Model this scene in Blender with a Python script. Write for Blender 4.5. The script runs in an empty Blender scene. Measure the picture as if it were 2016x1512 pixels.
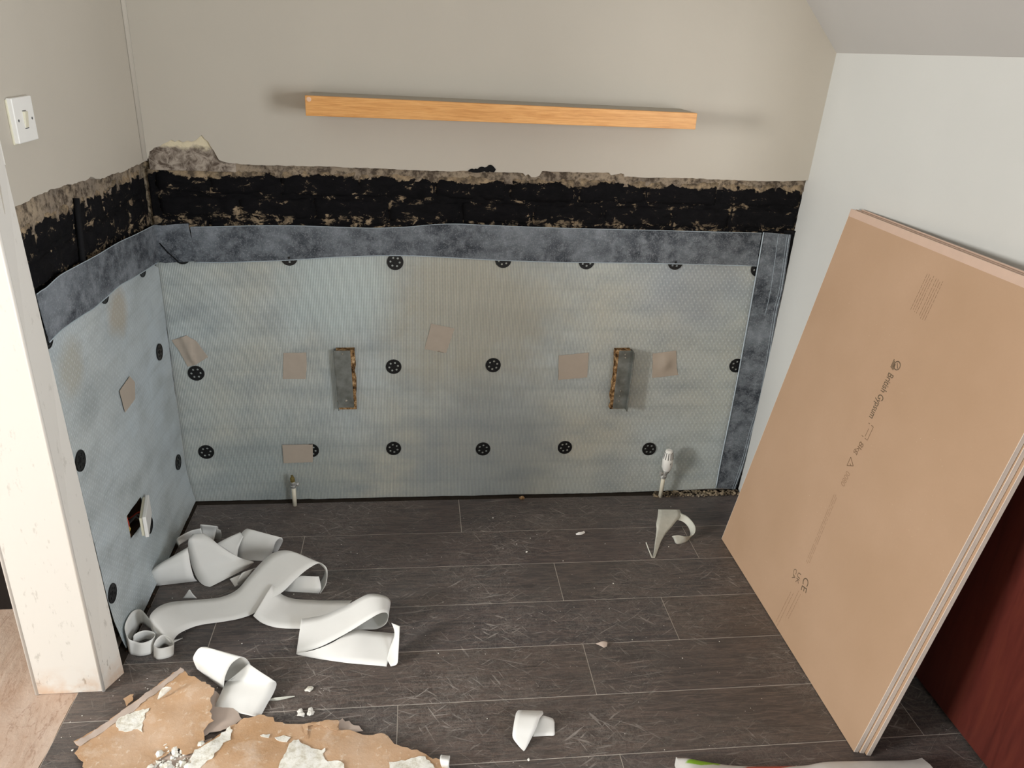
import bpy, bmesh, math, random
from mathutils import Vector, Matrix, noise
from mathutils.geometry import delaunay_2d_cdt
random.seed(7)
scene = bpy.context.scene
COL = scene.collection

# ------------------------------------------------------------------ camera
CAMR = [[0.992705, -0.1119, 0.044895], [-0.003993, -0.402658, -0.915342], [0.120504, 0.908485, -0.400167]]
CAMC = (0.8027,-2.5064,1.5655)
cam = bpy.data.objects.new('camera', bpy.data.cameras.new('camera'))
COL.objects.link(cam)
cam.data.sensor_width = 36.0
cam.data.lens = 27.5650
cam.data.clip_start = 0.02
r_, d_, f_ = (Vector(v) for v in CAMR)
M = Matrix.Identity(4)
for i in range(3):
    M[i][0], M[i][1], M[i][2], M[i][3] = r_[i], -d_[i], -f_[i], CAMC[i]
cam.matrix_world = M
scene.camera = cam

# ------------------------------------------------------------------ light and exposure
world = bpy.data.worlds.new('world'); scene.world = world
world.use_nodes = True
bg = world.node_tree.nodes['Background']
bg.inputs[0].default_value = (0.82, 0.90, 1.0, 1); bg.inputs[1].default_value = 0.6
def area(name, loc, direction, sx, sy, power, color):
    l = bpy.data.lights.new(name, 'AREA'); l.shape = 'RECTANGLE'; l.size = sx; l.size_y = sy
    l.energy = power; l.color = color
    o = bpy.data.objects.new(name, l); COL.objects.link(o)
    o.location = loc; o.rotation_euler = Vector(direction).to_track_quat('-Z', 'Z').to_euler()
    return o
area('hall_window_light', (-3.43, -2.72, 1.55), (1, 0.25, -0.10), 1.0, 1.3, 235, (1.0, 0.985, 0.96))
area('alcove_window_light', (2.73, -2.95, 1.25), (-1, 0.25, -0.05), 1.1, 1.0, 84, (0.91, 0.955, 1.0))
vs = scene.view_settings
vs.view_transform = 'Standard'; vs.look = 'None'; vs.gamma = 1.0; vs.use_curve_mapping = False
vs.exposure = 0.14

# ------------------------------------------------------------------ node helpers
def S(r, g, b):
    def c(v):
        v /= 255.0
        return v / 12.92 if v <= 0.04045 else ((v + 0.055) / 1.055) ** 2.4
    return (c(r), c(g), c(b), 1.0)

class NT:
    def __init__(self, name, rough=0.7, spec=0.3):
        self.m = bpy.data.materials.new(name); self.m.use_nodes = True
        self.t = self.m.node_tree; self.b = self.t.nodes['Principled BSDF']
        self.b.inputs['Roughness'].default_value = rough
        self.b.inputs['Specular IOR Level'].default_value = spec
        self.tc = self.t.nodes.new('ShaderNodeTexCoord')
        self.P = self.tc.outputs['Object']
    def n(self, kind): return self.t.nodes.new('ShaderNode' + kind)
    def link(self, a, b): self.t.links.new(a, b)
    def setv(self, sock, v):
        if hasattr(v, 'is_output'): self.link(v, sock)
        else: sock.default_value = v
    def mapping(self, scale=(1, 1, 1), rot=(0, 0, 0), src=None, loc=(0, 0, 0)):
        m = self.n('Mapping'); m.inputs['Scale'].default_value = scale; m.inputs['Rotation'].default_value = rot
        m.inputs['Location'].default_value = loc
        self.link(src or self.P, m.inputs[0]); return m.outputs[0]
    def noise(self, scale, detail=4, rough=0.55, vec=None, dist=0.0):
        n = self.n('TexNoise'); n.inputs['Scale'].default_value = scale; n.inputs['Detail'].default_value = detail
        n.inputs['Roughness'].default_value = rough; n.inputs['Distortion'].default_value = dist
        self.link(vec or self.P, n.inputs['Vector']); return n.outputs['Fac']
    def voro(self, scale, vec=None, feature='F1', rnd=1.0):
        n = self.n('TexVoronoi'); n.feature = feature; n.inputs['Scale'].default_value = scale
        n.inputs['Randomness'].default_value = rnd
        self.link(vec or self.P, n.inputs['Vector']); return n.outputs['Distance']
    def ramp(self, fac, stops, interp='LINEAR'):
        r = self.n('ValToRGB'); cr = r.color_ramp; cr.interpolation = interp
        while len(cr.elements) < len(stops): cr.elements.new(0.5)
        for e, (p, c) in zip(cr.elements, stops):
            e.position = p; e.color = c if not isinstance(c, (int, float)) else (c, c, c, 1)
        self.setv(r.inputs[0], fac); return r.outputs[0]
    def math(self, op, a, b=0.0, clamp=False):
        n = self.n('Math'); n.operation = op; n.use_clamp = clamp
        self.setv(n.inputs[0], a); self.setv(n.inputs[1], b); return n.outputs[0]
    def mix(self, fac, a, b, mode='MIX'):
        n = self.n('Mix'); n.data_type = 'RGBA'; n.blend_type = mode
        self.setv(n.inputs[0], fac); self.setv(n.inputs[6], a); self.setv(n.inputs[7], b); return n.outputs[2]
    def xyz(self, src=None):
        s = self.n('SeparateXYZ'); self.link(src or self.P, s.inputs[0]); return s.outputs
    def color(self, v): self.setv(self.b.inputs['Base Color'], v); return self
    def rough(self, v): self.setv(self.b.inputs['Roughness'], v); return self
    def bump(self, h, strength=0.3, dist=0.002):
        n = self.n('Bump'); n.inputs['Strength'].default_value = strength; n.inputs['Distance'].default_value = dist
        self.setv(n.inputs['Height'], h); self.link(n.outputs[0], self.b.inputs['Normal']); return self

def simple(name, rgb, rough=0.6, spec=0.3, var=0.0, scale=20, metal=0.0, bump=0.0):
    m = NT(name, rough, spec); c = S(*rgb)
    if var or bump:
        nz = m.noise(scale, 5)
        m.color(m.mix(nz, tuple(max(0, x * (1 - var)) for x in c[:3]) + (1,), tuple(min(1, x * (1 + var)) for x in c[:3]) + (1,)))
        if bump: m.bump(nz, bump)
    else: m.color(c)
    m.b.inputs['Metallic'].default_value = metal
    return m.m

MT = {}
# painted plaster
def paint(name, rgb):
    m = NT(name, 0.62, 0.25); c = S(*rgb)
    big = m.noise(1.6, 3); fine = m.noise(140, 3)
    c2 = tuple(x * 0.93 for x in c[:3]) + (1,)
    m.color(m.mix(m.ramp(big, [(0.3, 0.0), (0.7, 1.0)]), c, c2)).bump(fine, 0.12, 0.001)
    return m.m
MT['paint'] = paint('bounce_lit_wall_paint', (198, 191, 178))  # warm bounced light on these walls is mixed into the paint colour
MT['paint_lit'] = paint('window_lit_wall_paint', (199, 200, 196))  # same paint, toned cooler for the wall in window light
MT['white_paint'] = paint('white_pier_paint', (216, 212, 204))
MT['ceiling'] = paint('ceiling_paint', (184, 182, 178))
# pier paint with scuffs near its foot
m = NT('scuffed_white_gloss', 0.45, 0.4)
z = m.xyz()[2]
sc = m.math('MULTIPLY', m.ramp(m.noise(60, 6, 0.7, m.mapping((1, 1, 0.35))), [(0.60, 0.0), (0.66, 1.0)]), m.ramp(z, [(0.0, 1.0), (0.12, 0.35), (1.0, 0.18)]))
dirt = m.math('MULTIPLY', m.ramp(z, [(0.0, 1.0), (0.035, 0.45), (0.09, 0.0)]), m.ramp(m.noise(25, 4), [(0.35, 0.0), (0.6, 0.8)]))
c = m.mix(sc, S(212, 208, 200), S(140, 133, 122))
m.color(m.mix(dirt, c, S(196, 160, 128))).bump(m.noise(18, 3), 0.15, 0.003); MT['pier'] = m.m
# rough mortar / render
def rough_mortar(name, a, b, c3):
    m = NT(name, 0.95, 0.1)
    n1 = m.noise(45, 8, 0.7); n2 = m.noise(9, 4)
    col = m.mix(m.ramp(n2, [(0.35, 0), (0.65, 1)]), S(*a), S(*b))
    col = m.mix(m.ramp(n1, [(0.40, 1.0), (0.56, 0.0)]), col, S(*c3))
    m.color(col).bump(n1, 0.9, 0.006); return m.m
MT['mortar'] = rough_mortar('crumbling_grey_mortar', (150, 138, 120), (172, 152, 122), (70, 62, 52))
MT['render'] = rough_mortar('rough_render_edge', (140, 128, 114), (168, 152, 130), (84, 74, 64))
# bitumen brushed over bricks: black, missing in patches and along the joints
def bitumen(name, ax):
    m = NT(name, 0.88, 0.12)
    z = m.xyz()[2]
    bias = m.ramp(m.math('ADD', m.math('MULTIPLY', z, 4.0), -3.9), [(0.0, 0.14), (0.20, 0.15), (0.31, 0.07), (0.41, 0.065), (0.475, 0.12), (0.54, 0.075), (0.75, 0.07), (1.0, 0.05)])
    # extra exposure along the top where the brush ran out
    top = m.ramp(m.math('ADD', z, m.math('MULTIPLY', m.noise(14, 4), 0.035)), [(0.0, 0.0), (1.0, 0.0)])
    tz = m.math('MULTIPLY', m.math('SUBTRACT', m.math('ADD', z, m.math('MULTIPLY', m.math('SUBTRACT', m.noise(11, 5, 0.65), 0.5), 0.07)), 1.149), 55.0, True)
    n1 = m.noise(30, 10, 0.72, m.mapping((0.75, 0.75, 1.4)), 0.5)
    n2 = m.noise(110, 4, 0.7)
    v = m.math('ADD', m.math('ADD', m.math('MULTIPLY', n1, 0.85), m.math('MULTIPLY', n2, 0.15)), bias)
    v = m.math('ADD', v, m.math('MULTIPLY', tz, 0.34))
    if ax is not None:
        gx = m.xyz(m.tc.outputs['Generated'])[ax]
        ge = m.ramp(m.math('ABSOLUTE', m.math('SUBTRACT', gx, 0.5)), [(0.44, 0.0), (0.495, 1.0)])
        v = m.math('ADD', v, m.math('MULTIPLY', ge, 0.10))
    ex = m.ramp(v, [(0.665, 0.0), (0.70, 1.0)])
    n3 = m.noise(38, 6, 0.7)
    stone = m.mix(m.ramp(n3, [(0.38, 0.0), (0.62, 1.0)]), S(88, 78, 66), S(170, 150, 122))
    blk = m.mix(m.ramp(n1, [(0.3, 0.0), (0.7, 1.0)]), S(9, 9, 11), S(24, 23, 25))
    m.color(m.mix(ex, blk, stone)).bump(m.math('ADD', n1, m.math('MULTIPLY', ex, 0.35)), 0.7, 0.006)
    return m.m
MT['bitumen'] = bitumen('black_bitumen_paint', 0); MT['bitumen_left'] = bitumen('black_bitumen_paint_left', 1); MT['bitumen_bed'] = bitumen('black_bitumen_bed', None)
MT['black'] = simple('matt_black_bitumen', (16, 16, 18), 0.8, 0.2, 0.5, 60, 0, 0.4)
m = NT('peeled_plaster', 0.95, 0.1)
n1 = m.noise(40, 8, 0.7, None, 0.6); z = m.xyz()[2]
up = m.ramp(m.math('ADD', z, m.math('MULTIPLY', m.math('SUBTRACT', m.noise(22, 4), 0.5), 0.05)), [(0.0, 0.0), (1.0, 0.0)])
cz = m.math('MULTIPLY', m.math('SUBTRACT', m.math('ADD', z, m.math('MULTIPLY', m.math('SUBTRACT', m.noise(26, 5), 0.5), 0.06)), 1.226), 70.0, True)
g = m.mix(m.ramp(n1, [(0.40, 0.0), (0.60, 1.0)]), S(96, 84, 74), S(176, 164, 150))
m.color(m.mix(cz, g, S(226, 214, 184))).bump(n1, 0.6, 0.004); MT['peeled'] = m.m
# studded damp proof membrane with welded mesh face
def membrane(name, ax, stains, sgn, stops, ca=(200, 208, 208), cb_=(202, 200, 187)):
    m = NT(name, 0.48, 0.35)
    s = m.xyz(); h = s[ax]; z = s[2]
    ribs = m.math('SINE', m.math('MULTIPLY', h, 2 * math.pi / 0.0052))
    ribs2 = m.math('SINE', m.math('MULTIPLY', z, 2 * math.pi / 0.0045))
    du = m.math('SINE', m.math('MULTIPLY', h, 2 * math.pi / 0.021)); dv = m.math('SINE', m.math('MULTIPLY', z, 2 * math.pi / 0.021))
    stud = m.math('MULTIPLY', du, dv)
    studm = m.ramp(stud, [(0.35, 0.0), (0.9, 1.0)])
    blot = m.noise(2.3, 4, 0.5); blot2 = m.noise(5.5, 3, 0.5, m.mapping((1, 1, 2.2)))
    col = m.mix(m.ramp(blot, [(0.36, 0.0), (0.66, 1.0)]), S(*ca), S(*cb_))
    col = m.mix(m.ramp(blot2, [(0.44, 0.0), (0.72, 0.75)]), col, S(164, 170, 171))
    # brick courses ghosting through the sheet
    bt = m.n('TexBrick'); bt.inputs['Scale'].default_value = 1.0
    bt.inputs['Brick Width'].default_value = 0.235; bt.inputs['Row Height'].default_value = 0.0735
    bt.inputs['Mortar Size'].default_value = 0.012; bt.inputs['Mortar Smooth'].default_value = 1.0
    bt.inputs['Color1'].default_value = (1, 1, 1, 1); bt.inputs['Color2'].default_value = (0.45, 0.45, 0.45, 1); bt.inputs['Mortar'].default_value = (0.1, 0.1, 0.1, 1)
    cb = m.n('CombineXYZ'); m.link(h, cb.inputs[0]); m.link(z, cb.inputs[1]); 
    m.link(cb.outputs[0], bt.inputs['Vector'])
    col = m.mix(m.math('MULTIPLY', m.math('SUBTRACT', 1.0, bt.outputs['Color']), 0.14), col, S(120, 128, 128))
    for (a, b, rad, rgb, amt) in stains:
        dx = m.math('SUBTRACT', h, a); dz = m.math('SUBTRACT', z, b)
        dd = m.math('SQRT', m.math('ADD', m.math('MULTIPLY', dx, dx), m.math('MULTIPLY', dz, dz)))
        dd = m.math('ADD', dd, m.math('MULTIPLY', m.math('SUBTRACT', m.noise(9, 4), 0.5), rad * 0.9))
        col = m.mix(m.ramp(m.math('DIVIDE', dd, rad), [(0.45, amt), (1.0, 0.0)]), col, S(*rgb))
    # white plaster splashes
    sp = m.ramp(m.noise(34, 6, 0.6, m.mapping((1.0, 1.0, 0.8)), 1.2), [(0.70, 0.0), (0.76, 0.75)])
    col = m.mix(sp, col, S(226, 230, 228))
    col = m.mix(m.ramp(ribs, [(0.0, 0.5), (0.45, 0.0)]), col, S(112, 124, 124))
    sw = m.ramp(m.math('MULTIPLY', h, sgn), stops)
    studw = m.math('MULTIPLY', studm, sw)
    col = m.mix(m.math('MULTIPLY', studw, 0.30), col, S(222, 232, 234))
    hgt = m.math('ADD', m.math('MULTIPLY', ribs, 0.25), m.math('ADD', m.math('MULTIPLY', ribs2, 0.08), m.math('MULTIPLY', studw, 1.0)))
    m.color(col).bump(hgt, 0.4, 0.0016)
    return m.m
MT['membrane_back'] = membrane('welded_mesh_membrane_back', 0, [(0.98, 0.72, 0.38, (184, 176, 156), 0.75), (0.55, 0.80, 0.22, (206, 218, 216), 0.7), (1.05, 0.18, 0.35, (150, 156, 160), 0.5), (1.75, 0.85, 0.25, (158, 166, 180), 0.45), (0.35, 0.1, 0.3, (140, 150, 148), 0.4)], 0.4, [(0.0, 0.25), (0.5, 0.10), (0.62, 0.6), (0.8, 1.0)])
MT['membrane_left'] = membrane('welded_mesh_membrane_left', 1, [((-0.379,0.8495)[0], (-0.379,0.8495)[1], 0.085, (186, 172, 150), 0.8), ((-0.7099,0.819)[0], (-0.7099,0.819)[1], 0.09, (188, 180, 160), 0.6)], -1.0, [(0.0, 0.35), (0.6, 0.8)], (206, 217, 224), (206, 212, 212))  # bluer, paler base than the back sheet carries cool window light
# fleece faced sealing tape
def tape(name, ax):
    m = NT(name, 0.85, 0.15)
    v = m.mapping((0.45, 1, 1.6)) if ax == 0 else m.mapping((1, 1, 0.7))
    a = m.noise(7, 5, 0.6, m.mapping((0.7, 0.7, 1.2))); b = m.noise(26, 6, 0.65); c = m.noise(240, 2, 0.6)
    col = m.mix(m.ramp(a, [(0.40, 0.0), (0.64, 1.0)]), S(60, 64, 70), S(118, 124, 130))
    col = m.mix(m.ramp(b, [(0.45, 0.0), (0.72, 0.55)]), col, S(152, 158, 164))
    col = m.mix(m.ramp(c, [(0.52, 0.0), (0.75, 0.4)]), col, S(170, 175, 180))
    m.color(col).bump(m.math('ADD', c, m.math('MULTIPLY', a, 3.0)), 0.35, 0.002); return m.m
MT['tape'] = tape('grey_fleece_tape', 0)
MT['tape_dark'] = tape('grey_fleece_tape_upright', 2)
MT['tape_edge'] = simple('pale_tape_edge', (172, 184, 192), 0.7, 0.2, 0.15, 60)
MT['plug'] = simple('black_plastic', (15, 16, 17), 0.42, 0.4)
MT['patch'] = simple('beige_adhesive_tape', (176, 164, 150), 0.6, 0.3, 0.07, 30, 0, 0.15)
# steel
m = NT('dull_galvanised_steel', 0.5, 0.5); m.b.inputs['Metallic'].default_value = 0.35
n1 = m.noise(25, 5); m.color(m.mix(m.ramp(n1, [(0.35, 0), (0.7, 1)]), S(98, 100, 94), S(136, 140, 136))).bump(n1, 0.1); MT['steel'] = m.m
m = NT('crumbly_brown_packing', 0.95, 0.05); n1 = m.noise(60, 7, 0.7)
m.color(m.ramp(n1, [(0.40, S(60, 44, 30)), (0.52, S(150, 116, 78)), (0.64, S(214, 186, 146))])).bump(n1, 0.9, 0.004); MT['packing'] = m.m
MT['screw'] = simple('bright_screw', (190, 188, 180), 0.3, 0.5, 0, 1, 0.9)
MT['chrome'] = simple('chrome', (190, 190, 186), 0.35, 0.5, 0, 1, 0.6)
MT['brass'] = simple('tarnished_brass', (150, 136, 84), 0.4, 0.5, 0.2, 60, 0.7)
MT['white_plastic'] = simple('white_plastic', (238, 237, 232), 0.35, 0.45)
MT['cream_plastic'] = simple('cream_plastic', (224, 219, 196), 0.35, 0.45)
MT['pipe'] = simple('cream_painted_pipe', (224, 218, 198), 0.4, 0.4, 0.08, 30)
MT['slot'] = simple('dark_slot', (36, 34, 32), 0.8, 0.1)
MT['box_steel'] = simple('rusty_dark_box', (58, 42, 30), 0.8, 0.3, 0.5, 30)
MT['wire_red'] = simple('red_wire', (190, 70, 50), 0.4, 0.4)
MT['wire_grey'] = simple('grey_wire', (90, 92, 92), 0.5, 0.4)
MT['wire_yellow'] = simple('yellow_wire', (200, 170, 80), 0.5, 0.4)
# oak veneer
m = NT('honey_oak_veneer', 0.42, 0.35)
g = m.noise(9, 8, 0.62, m.mapping((0.9, 6, 16)), 0.8); g2 = m.noise(60, 4, 0.6, m.mapping((0.35, 4, 9)))
m.color(m.mix(m.ramp(g2, [(0.45, 0.0), (0.75, 0.6)]), m.ramp(g, [(0.3, S(202, 142, 78)), (0.5, S(222, 164, 98)), (0.7, S(230, 176, 112))]), S(186, 124, 64))).bump(g2, 0.05)
MT['oak'] = m.m
MT['shelf_top'] = simple('dusty_grey_laminate', (178, 170, 156), 0.6, 0.3, 0.1, 20)
MT['sticker'] = simple('pink_screw_cap', (226, 190, 160), 0.5)
MT['sticker_ring'] = simple('red_ring', (196, 96, 70), 0.5)
# plasterboard
m = NT('tan_plasterboard_paper', 0.82, 0.15)
n1 = m.noise(3.2, 3); n2 = m.noise(160, 3, 0.6); sp = m.ramp(m.voro(70), [(0.035, 1.0), (0.06, 0.0)]); spm = m.ramp(m.noise(5, 2), [(0.55, 0.0), (0.6, 0.6)])
col = m.mix(m.ramp(n1, [(0.3, 0.0), (0.7, 1.0)]), S(172, 143, 116), S(180, 151, 125))
col = m.mix(m.math('MULTIPLY', n2, 0.25), col, S(164, 134, 107))
m.color(m.mix(m.math('MULTIPLY', sp, spm), col, S(232, 214, 190))).bump(n2, 0.06, 0.001); MT['board'] = m.m
MT['board_edge'] = simple('pale_board_edge_paper', (216, 206, 196), 0.8, 0.15, 0.10, 40, 0, 0.1)
MT['board_tape'] = simple('pinkish_bound_edge', (196, 170, 152), 0.5, 0.35, 0.08, 30)
MT['ink'] = simple('brown_grey_ink', (104, 88, 70), 0.8)
MT['ink_faint'] = simple('faint_ink', (118, 94, 72), 0.8)
MT['ink_ghost'] = simple('ghost_ink', (148, 120, 95), 0.8)
MT['gypsum'] = simple('white_gypsum', (226, 224, 216), 0.95, 0.1, 0.1, 50, 0, 0.5)
# torn board paper
m = NT('torn_board_paper', 0.9, 0.1)
n1 = m.noise(7, 6, 0.6); n2 = m.noise(60, 5, 0.7); n3 = m.noise(16, 5, 0.6)
col = m.mix(m.ramp(n1, [(0.35, 0.0), (0.65, 1.0)]), S(186, 150, 114), S(198, 170, 144))
col = m.mix(m.ramp(n3, [(0.56, 0.0), (0.70, 0.5)]), col, S(216, 198, 180))
col = m.mix(m.ramp(n2, [(0.58, 0.0), (0.70, 0.6)]), col, S(226, 214, 196))
m.color(col).bump(n2, 0.5, 0.003); MT['torn'] = m.m
m = NT('flaking_skim_plaster', 0.95, 0.1)
n1 = m.noise(55, 7, 0.7); m.color(m.ramp(n1, [(0.34, S(196, 190, 172)), (0.5, S(228, 226, 216)), (0.66, S(240, 239, 233))])).bump(n1, 0.7, 0.003); MT['skim'] = m.m
MT['under_paper'] = simple('pinkish_grey_paper', (188, 172, 160), 0.85, 0.1, 0.1, 20)
# release paper
m = NT('white_release_paper', 0.5, 0.3)
n1 = m.noise(14, 4); m.color(m.mix(n1, S(228, 227, 222), S(237, 237, 233))).bump(m.noise(30, 4), 0.08, 0.002)
m.b.inputs['Subsurface Weight'].default_value = 0.0; MT['release'] = m.m
m = NT('translucent_release_paper', 0.5, 0.3); n1 = m.noise(60, 5)
m.color(m.mix(n1, S(178, 178, 166), S(206, 206, 196))).bump(n1, 0.3, 0.002); MT['release_grey'] = m.m
# laminate planks
m = NT('dark_laminate', 0.42, 0.42)
oi = m.n('ObjectInfo'); rnd = oi.outputs['Random']
off = m.n('CombineXYZ'); m.link(m.math('MULTIPLY', rnd, 37.0), off.inputs[0]); m.link(m.math('MULTIPLY', rnd, 11.0), off.inputs[1])
va = m.n('VectorMath'); va.operation = 'ADD'; m.link(m.P, va.inputs[0]); m.link(off.outputs[0], va.inputs[1]); PV = va.outputs[0]
gr = m.noise(11, 8, 0.65, m.mapping((0.8, 7, 1), (0, 0, 0), PV), 1.4)
gf = m.noise(70, 4, 0.6, m.mapping((0.25, 5, 1), (0, 0, 0), PV))
col = m.ramp(gr, [(0.30, S(36, 34, 34)), (0.45, S(74, 69, 67)), (0.58, S(112, 97, 90)), (0.72, S(62, 58, 57))])
col = m.mix(m.ramp(gf, [(0.42, 0.5), (0.60, 0.0)]), col, S(46, 43, 42))
tint = m.ramp(rnd, [(0.0, S(104, 92, 83)), (0.5, S(86, 84, 84)), (1.0, S(104, 88, 84))])
col = m.mix(0.35, col, tint)
# plaster dust and scuffs that run across all planks
w1 = m.n('TexNoise'); w1.inputs['Scale'].default_value = 17; w1.inputs['Detail'].default_value = 7; w1.inputs['Distortion'].default_value = 2.2; w1.inputs['Roughness'].default_value = 0.62
m.link(m.mapping((1, 1.5, 1), (0, 0, 0.5)), w1.inputs['Vector'])
ridge = m.math('ABSOLUTE', m.math('SUBTRACT', w1.outputs['Fac'], 0.5))
scr = m.ramp(ridge, [(0.0, 1.0), (0.015, 0.4), (0.04, 0.0)])
w2 = m.noise(34, 6, 0.62, m.mapping((1.6, 0.8, 1), (0, 0, -0.7)), 1.8)
scr2 = m.ramp(m.math('ABSOLUTE', m.math('SUBTRACT', w2, 0.5)), [(0.0, 1.0), (0.014, 0.35), (0.034, 0.0)])
streaks = None
for (an, sx_, sy_, th) in ((0.35, 10, 125, 0.645), (1.1, 13, 140, 0.655), (-0.6, 11, 130, 0.65), (2.4, 14, 150, 0.655), (-0.12, 7, 110, 0.65), (0.75, 11, 135, 0.65)):
    nz = m.n('TexNoise'); nz.inputs['Scale'].default_value = 1.0; nz.inputs['Detail'].default_value = 3; nz.inputs['Roughness'].default_value = 0.5; nz.inputs['Distortion'].default_value = 0.6
    m.link(m.mapping((sx_, sy_, 1), (0, 0, 0), m.mapping((1, 1, 1), (0, 0, an)), (an * 7, an * 3, 0)), nz.inputs['Vector'])
    s1 = m.ramp(nz.outputs['Fac'], [(th, 0.0), (th + 0.05, 1.0)])
    streaks = s1 if streaks is None else m.math('MAXIMUM', streaks, s1)
dustm = m.ramp(m.noise(2.6, 5, 0.6), [(0.40, 0.08), (0.68, 1.0)])
dust = m.math('MULTIPLY', m.math('MAXIMUM', streaks, m.math('MULTIPLY', m.math('MAXIMUM', scr, scr2), 0.45)), m.math('MULTIPLY', dustm, 0.66), True)
haze = m.math('MULTIPLY', m.ramp(m.noise(7, 8, 0.72), [(0.48, 0.0), (0.75, 1.0)]), m.math('MULTIPLY', dustm, 0.30))
col = m.mix(haze, col, S(128, 122, 116))
col = m.mix(dust, col, S(178, 172, 164))
fleck = m.math('MULTIPLY', m.ramp(m.voro(55), [(0.05, 1.0), (0.075, 0.0)]), m.ramp(m.noise(9, 3), [(0.52, 0.0), (0.58, 0.8)]))
col = m.mix(fleck, col, S(206, 200, 192))
m.color(col).rough(m.ramp(m.math('ADD', haze, dust), [(0.0, 0.36), (0.4, 0.62)])).bump(m.math('ADD', gf, gr), 0.08, 0.0008)
MT['plank'] = m.m
MT['joint'] = simple('pale_dusty_joint', (196, 188, 178), 0.9, 0.1, 0.12, 20)
MT['floor_dark'] = simple('dark_gap_debris', (52, 46, 40), 0.95, 0.1, 0.5, 40, 0, 0.5)
# hall screed
m = NT('pinkish_trowelled_screed', 0.92, 0.12)
n1 = m.noise(5, 7, 0.62, m.mapping((2.4, 0.8, 1), (0, 0, 0.35)), 0.8); n2 = m.noise(70, 5, 0.7)
cr = m.ramp(m.math('ABSOLUTE', m.math('SUBTRACT', m.noise(3.0, 6, 0.6, m.mapping((2.6, 0.6, 1), (0, 0, -0.28)), 0.6), 0.5)), [(0.0, 0.45), (0.004, 0.15), (0.009, 0.0)])
col = m.mix(m.ramp(n1, [(0.35, 0.0), (0.65, 1.0)]), S(176, 150, 130), S(196, 176, 160))
col = m.mix(m.ramp(n2, [(0.58, 0.0), (0.72, 0.5)]), col, S(150, 118, 96))
m.color(m.mix(cr, col, S(128, 92, 70))).bump(m.math('ADD', n1, m.math('MULTIPLY', n2, 0.3)), 0.6, 0.006); MT['screed'] = m.m
# mahogany
m = NT('dark_red_mahogany', 0.3, 0.45)
g = m.noise(6, 7, 0.6, m.mapping((6, 6, 0.6)), 0.7)
m.color(m.ramp(g, [(0.3, S(80, 36, 30)), (0.5, S(92, 42, 35)), (0.72, S(102, 50, 39))])).bump(g, 0.04); MT['mahogany'] = m.m
m = NT('printed_white_polythene', 0.35, 0.4); n1 = m.noise(30, 5); s = m.xyz()
col = m.mix(n1, S(208, 205, 200), S(226, 224, 220))
def blob(col, cx, cy, rx, ry, rgb):
    dx = m.math('DIVIDE', m.math('SUBTRACT', s[0], cx), rx); dy = m.math('DIVIDE', m.math('SUBTRACT', s[1], cy), ry)
    dd = m.math('ADD', m.math('SQRT', m.math('ADD', m.math('MULTIPLY', dx, dx), m.math('MULTIPLY', dy, dy))), m.math('MULTIPLY', m.math('SUBTRACT', m.noise(22, 4), 0.5), 1.2))
    return m.mix(m.ramp(dd, [(0.8, 1.0), (0.95, 0.0)]), col, S(*rgb))
col = blob(col, 1.468, -1.250, 0.045, 0.016, (140, 190, 44)); col = blob(col, 1.62, -1.262, 0.06, 0.010, (196, 84, 66))
m.color(col).bump(n1, 0.3); MT['bag'] = m.m
MT['print_green'] = simple('green_print', (140, 190, 44), 0.4)
MT['print_red'] = simple('red_print', (190, 60, 46), 0.4)
MT['hall_black'] = simple('black_gloss_door', (20, 19, 19), 0.35, 0.4)

# ------------------------------------------------------------------ mesh helpers
def link(name, verts, faces, mat, parent=None, smooth=False):
    me = bpy.data.meshes.new(name); me.from_pydata([tuple(v) for v in verts], [], faces); me.update()
    if mat: me.materials.append(MT[mat] if isinstance(mat, str) else mat)
    if smooth:
        for p in me.polygons: p.use_smooth = True
    o = bpy.data.objects.new(name, me); COL.objects.link(o)
    if parent: o.parent = parent; o.matrix_parent_inverse = Matrix.Identity(4) if parent.type == 'EMPTY' and parent.get('_home') else parent.matrix_world.inverted()
    return o
def tag(o, label=None, cat=None, group=None, kind=None):
    if label: o['label'] = label
    if cat: o['category'] = cat
    if group: o['group'] = group
    if kind: o['kind'] = kind
    return o
def empty(name, loc=(0, 0, 0)):
    o = bpy.data.objects.new(name, None); o.location = loc; o.empty_display_size = 0.05; COL.objects.link(o)
    bpy.context.view_layer.update() if False else None
    o.matrix_world = Matrix.Translation(loc)
    return o
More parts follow.
